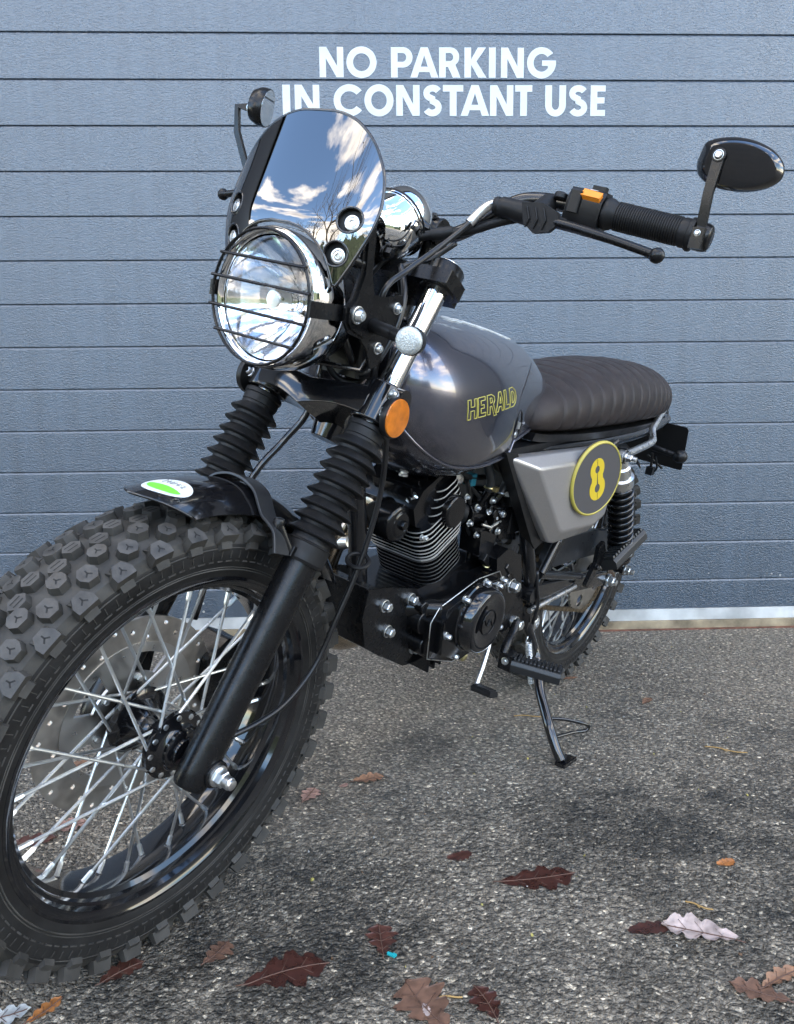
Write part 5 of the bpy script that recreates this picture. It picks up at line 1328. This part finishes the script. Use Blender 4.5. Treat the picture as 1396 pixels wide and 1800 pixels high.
m = M(); m.prism([(.165, .445), (.140, .455), (.118, .425), (.135, .385), (.182, .345), (.196, .355), (.162, .405)], (0, .128, 0), X, Z, Y, 0, .010); m.bolt((.16, .138, .395), Y, .007, .006)
ph2 = PB('passenger_peg_bracket', m, satin, bevel=.002)
PB('passenger_peg', ribbed((.122, .152, .398), (-.018, .160, .456), .0215, (-.45, -.35, 1)), hose_m, bevel=.002)
m = M(); m.tube([V((.420, .112, .335)), V((.205, .116, .347))], .0062, 12); PB('brake_stay_rod', m, alloy, sharp=60)
m = M(); m.tube([V((.368, .118, .488)), V((.418, .120, .424))], .0085, 14); m.tube([V((.418, .115, .42)), V((.20, .118, .372))], .010, 12); PB('peg_brace', m, frame_m)
m = M(); m.tube(smooth_path([(.612, .130, .345), (.640, .144, .322), (.662, .152, .296), (.683, .158, .274), (.694, .161, .264)], 5), .0048, 10); m.bolt((.612, .128, .345), Y, .009, .010)
gl = PB('gear_lever', m, zinc, sharp=60)
PB('lever_rubber', ribbed((.694, .160, .266), (.716, .212, .281), .0085, (0, 0, 1), 8), rubber, parent=gl, bevel=.001)
m = M(); st = smooth_path([(.400, .090, .320), (.392, .102, .290), (.376, .130, .225), (.405, .160, .190), (.421, .178, .168), (.440, .208, .138), (.452, .228, .118), (.460, .255, .085), (.462, .272, .066)], 5)
m.tube(st, [.0105]*10+[.0110]*(len(st)-10), 14); m.prism([(-.030, -.012), (.018, -.014), (.022, .010), (-.030, .014)], V((.456, .278, .0635)), X, (Y*.979+Z*.206).normalized(), (Z*.979-Y*.206).normalized(), -.004, .003)
m.box((.392, .100, .310), (.030, .020, .050)); sdn = PB('side_stand', m, gloss, bevel=.001, sharp=60)
m = M(); m.tube(smooth_path([(.430, .215, .126), (.400, .236, .123), (.366, .262, .114), (.350, .272, .107), (.347, .274, .100), (.356, .270, .094), (.390, .256, .096), (.452, .240, .100)], 6), .0040, 10); PB('stand_tang', m, gloss, parent=sdn, sharp=180)
m = M(); pts = []; a, b = V((.398, .112, .268)), V((.398, .148, .155)); ax_ = (b-a).normalized(); x_, y_ = perp(ax_)
for i in range(26*12+1):
    t = i/(26*12); an = 2*PI*26*t; pts.append(a+ax_*((b-a).length*(.12+.76*t))+(x_*math.cos(an)+y_*math.sin(an))*.0068)
m.tube([a]+pts+[b], .0014, 6); PB('stand_spring', m, zinc, parent=sdn, sharp=180)
m = M(); m.bolt((.360, .104, .288), Y, .014, .006, hexa=False); PB('stand_pivot', m, alloy, parent=sdn)
m = M(); m.tube(smooth_path([(.43, .115, .43), (.425, .122, .39), (.405, .122, .35), (.395, .115, .30)], 5), .0035, 8); PB('switch_cable', m, cable_m, sharp=180)

# ------------------------------------------------------------------ fallen leaves and scraps on the ground
def leaf_mat(name, c, rough, vein=.6):
    m = mat(name, c, rough, var=(55, .45), rvar=(60, .12), bump=(300, .35, .0008)); return m
LM = {'wet': leaf_mat('wet_brown_leaf', (.050, .017, .012), .30), 'dark': leaf_mat('dark_brown_leaf', (.072, .028, .020), .40), 'brown': leaf_mat('brown_leaf', (.14, .075, .048), .6),
      'tan': leaf_mat('tan_leaf', (.24, .13, .075), .65), 'pink': leaf_mat('dry_pinkish_leaf', (.27, .165, .13), .7), 'orange': leaf_mat('orange_leaf', (.36, .14, .04), .55), 'pale': leaf_mat('pale_leaf_underside', (.43, .345, .315), .7), 'grey': leaf_mat('grey_white_leaf', (.40, .42, .42), .6)}
vein_m = mat('leaf_vein', (.12, .065, .045), .6)
def leaf(x, y, L, ang, mt, kind, curl, seed, label, ratio=.55, flat=False):
    """oak leaf: lobed outline, midrib and side veins, gently curled; lies on the ground"""
    rnd = random.Random(seed); m = M(); NL = 34; nl = 4 if kind == 'oak' else 5
    def hw(t):
        env = math.sin(PI*min(1, t*.97+.02))**.75*(.55+.55*t) if kind != 'scrap' else math.sin(PI*t)**.5
        lob = 1-.44*(.5+.5*math.cos(2*PI*(nl*t+.12)))**2.6 if kind == 'oak' else 1-.25*(.5+.5*math.cos(2*PI*nl*t))
        return L*ratio*.5*env*lob
    cz = [rnd.uniform(-1, 1) for _ in range(6)]
    def hgt(t, v):
        return .0022+L*curl*((v*v)*(.35+.3*cz[0])+.30*cz[1]*v*t+.35*(t-.5)**2+.05*math.sin(9*t+cz[2]*3+v*3)*abs(v))+rnd.uniform(0, .0005)
    vs = []; K = 6
    bend = rnd.uniform(-.25, .25)
    for i in range(NL+1):
        t = i/NL
        for j in range(2*K+1):
            v = (j-K)/K; jag = 1+rnd.uniform(-.10, .10)*(abs(v) > .9)
            xx = L*(t-.5)+abs(v)*hw(t)*.16-L*.05*v*v; yy = v*hw(t)*jag*(1+.15*cz[3]*(1 if v > 0 else -1)+.10*math.sin(7*t+cz[4]*3)*cz[5])+bend*L*(t-.5)**2
            vs.append((xx, yy, hgt(t, v)))
    fs = [(i*(2*K+1)+j, i*(2*K+1)+j+1, (i+1)*(2*K+1)+j+1, (i+1)*(2*K+1)+j) for i in range(NL) for j in range(2*K)]
    m.add(vs, fs)
    zmin = min(v[2] for v in m.v); m.v = [(a, b, c-zmin+.0012) for a, b, c in m.v]
    mid = [V(m.v[i*(2*K+1)+K])+Z*.0004 for i in range(NL+1)]
    if kind == 'oak':
        m.tube([mid[0]-V((L*.14, -L*.02, 0))]+mid, [.0010]*4+[.0008]*(len(mid)-3), 5, 1)
        for k in range(1, nl+1):
            i = int(NL*(k-.35)/nl)
            for s in (0, 1):
                i2 = min(NL, i+4); m.tube([mid[i], V(m.v[i2*(2*K+1)+(K+4 if s else K-4)])+Z*.0004], .0004, 4, 1)
    o = build('leaf', m, [mt, vein_m], sharp=180, fix=False); o.location = (x, y, 0); o.rotation_euler = (0, 0, R(ang))
    return top(o, label, 'leaf', 'fallen leaves on the asphalt')
leaf(.264, -1.302, .120, 8, LM['wet'], 'oak', .03, 1, 'large wet dark brown leaf lying flat in the middle of the open asphalt', .62)
leaf(.143, -1.234, .045, 20, LM['dark'], 'scrap', .04, 2, 'small dark brown leaf left of the large wet one', .6)
leaf(-.120, -1.488, .112, 18, LM['wet'], 'oak', .03, 3, 'broad wet maroon leaf right of the front tyre by a pinkish one', .72)
leaf(-.222, -1.448, .050, 60, LM['brown'], 'oak', .10, 4, 'small dull pinkish brown leaf close to the front tyre, left of the maroon one', .95)
leaf(-.346, -1.478, .060, 40, LM['dark'], 'oak', .05, 5, 'dark brown leaf under the front tyre edge', .75)
leaf(.006, -1.432, .064, 95, LM['dark'], 'oak', .06, 6, 'dark reddish brown leaf beside the turquoise scrap', .85)
leaf(.056, -1.556, .092, 120, LM['brown'], 'oak', .06, 7, 'brown leaf at the bottom edge with a tiny pale leaf on it', .95)
leaf(.062, -1.566, .022, 100, LM['pale'], 'scrap', .08, 8, 'tiny pale leaf lying on a brown leaf', .5)
leaf(.140, -1.556, .060, 110, LM['wet'], 'oak', .08, 9, 'glossy dark red leaf at the bottom edge right of the brown one', .78)
leaf(.462, -1.440, .100, 158, LM['pale'], 'oak', .14, 10, 'pale curled oak leaf with pinkish veins standing out on the dark asphalt', .70)
leaf(.402, -1.428, .072, 5, LM['wet'], 'scrap', .03, 11, 'narrow wet dark leaf tucked under the pale curled oak leaf', .40)
leaf(.492, -1.558, .070, 150, LM['brown'], 'oak', .07, 12, 'flat brown leaf at the bottom right corner', .72)
leaf(.535, -1.534, .070, 25, LM['tan'], 'oak', .20, 13, 'crumpled reddish leaf against the right edge of the view', .45)
leaf(-.422, -1.545, .050, 55, LM['orange'], 'oak', .22, 14, 'bright orange curled leaf at the bottom left', .5)
leaf(-.470, -1.552, .062, 20, LM['grey'], 'oak', .06, 15, 'greyish white leaf in the bottom left corner', .75)
leaf(-.010, -.958, .062, 15, LM['tan'], 'oak', .22, 16, 'curled tan leaf right of two small ones between the wheels', .8)
leaf(-.060, -.982, .020, 40, LM['pink'], 'scrap', .10, 17, 'tiny pale pink leaf fragment between two larger leaves', .7)
leaf(-.126, -1.014, .054, 70, LM['pink'], 'oak', .16, 18, 'pinkish leaf nearest the front tyre on its right', .85)
leaf(-.553, -1.105, .058, 30, LM['pink'], 'oak', .14, 19, 'pinkish leaf seen through the front spokes, upper of two', .95)
leaf(-.600, -1.152, .080, 12, LM['dark'], 'oak', .05, 20, 'dark brown leaf seen through the front spokes, lower of two', .6)
leaf(-.62, -.86, .055, 12, LM['tan'], 'oak', .12, 27, 'tan leaf seen through the slots of the front brake disc', .7)
leaf(.530, -.425, .052, 8, LM['tan'], 'scrap', .12, 21, 'narrow tan leaf lying by the rear tyre', .30)
leaf(.686, -.594, .048, 50, LM['tan'], 'oak', .06, 22, 'reddish tan leaf alone on the asphalt right of the rear wheel', .6)
leaf(.577, -1.278, .034, 15, LM['orange'], 'scrap', .12, 23, 'small orange brown leaf fragment near the right edge, alone', .6)
def twig(x, y, L, ang, c, label, r=.0012):
    m = M(); m.tube(smooth_path([(-L/2, 0, r), (-L*.2, L*.06, r*1.6), (L*.2, L*.03, r*1.3), (L/2, L*.14, r)], 5), r, 6); m.tube([V((-L*.1, L*.055, r)), V((L*.06, -L*.05, r))], r*.6, 5)
    o = build('stalk', m, c, sharp=180); o.location = (x, y, 0); o.rotation_euler = (0, 0, R(ang)); top(o, label, 'stalk', 'dry stalks on the asphalt')
straw = mat('dry_straw', (.42, .26, .09), .6)
twig(.487, -1.384, .040, -40, straw, 'straw coloured stalk just behind the pale oak leaf')
twig(.758, -.874, .085, -32, straw, 'long thin straw stalk on the open asphalt near the right edge')
twig(.374, -.664, .07, 165, straw, 'straw stalk left of the side stand foot')
twig(.095, -1.545, .030, 170, straw, 'short yellow stalk beside the bottom brown leaf')
m = M(); m.box((0, 0, .0022), (.013, .004, .003)); m.box((.004, .0025, .0022), (.006, .003, .0025)); o = build('scrap', m, mat('turquoise_plastic', (.02, .38, .42), .4), bevel=.0008); o.location = (.020, -1.466, 0); o.rotation_euler = (0, 0, R(-35))
top(o, 'tiny turquoise plastic scrap next to a dark red leaf', 'scrap')

# grit and crumbs lying on the tarmac
rnd = random.Random(21); m = M()
for i in range(420):
    x, y = rnd.uniform(-.9, 1.5), rnd.uniform(-1.75, -.05); s_ = rnd.uniform(.0008, .0030)*(1+.5*(rnd.random() < .1)); b_, c_ = V((rnd.uniform(-1, 1), rnd.uniform(-1, 1), 0)).normalized(), None
    ax_ = V((rnd.uniform(-1, 1), rnd.uniform(-1, 1), rnd.uniform(.5, 1))).normalized(); px_, py_ = perp(ax_); o_ = V((x, y, s_*.5))
    k_ = rnd.choice((0, 0, 0, 0, 0, 1, 1, 2))
    m.add([o_+ax_*s_*.7]+[o_+(px_*math.cos(a)+py_*math.sin(a))*s_*rnd.uniform(.7, 1.2) for a in (0, 1.2, 2.4, 3.7, 5.0)]+[o_-ax_*s_*.6], [(0, 1+j, 1+(j+1) % 5) for j in range(5)]+[(6, 1+(j+1) % 5, 1+j) for j in range(5)], k_)
gr_ = build('grit', m, [mat('pale_grit', (.34, .33, .30), .8), mat('brown_crumbs', (.13, .075, .04), .8), mat('yellow_crumbs', (.42, .36, .10), .7)], smooth=False, fix=False)
gr_['kind'] = 'stuff'; top(gr_, 'pale grit and leaf crumbs scattered over the asphalt', 'grit')
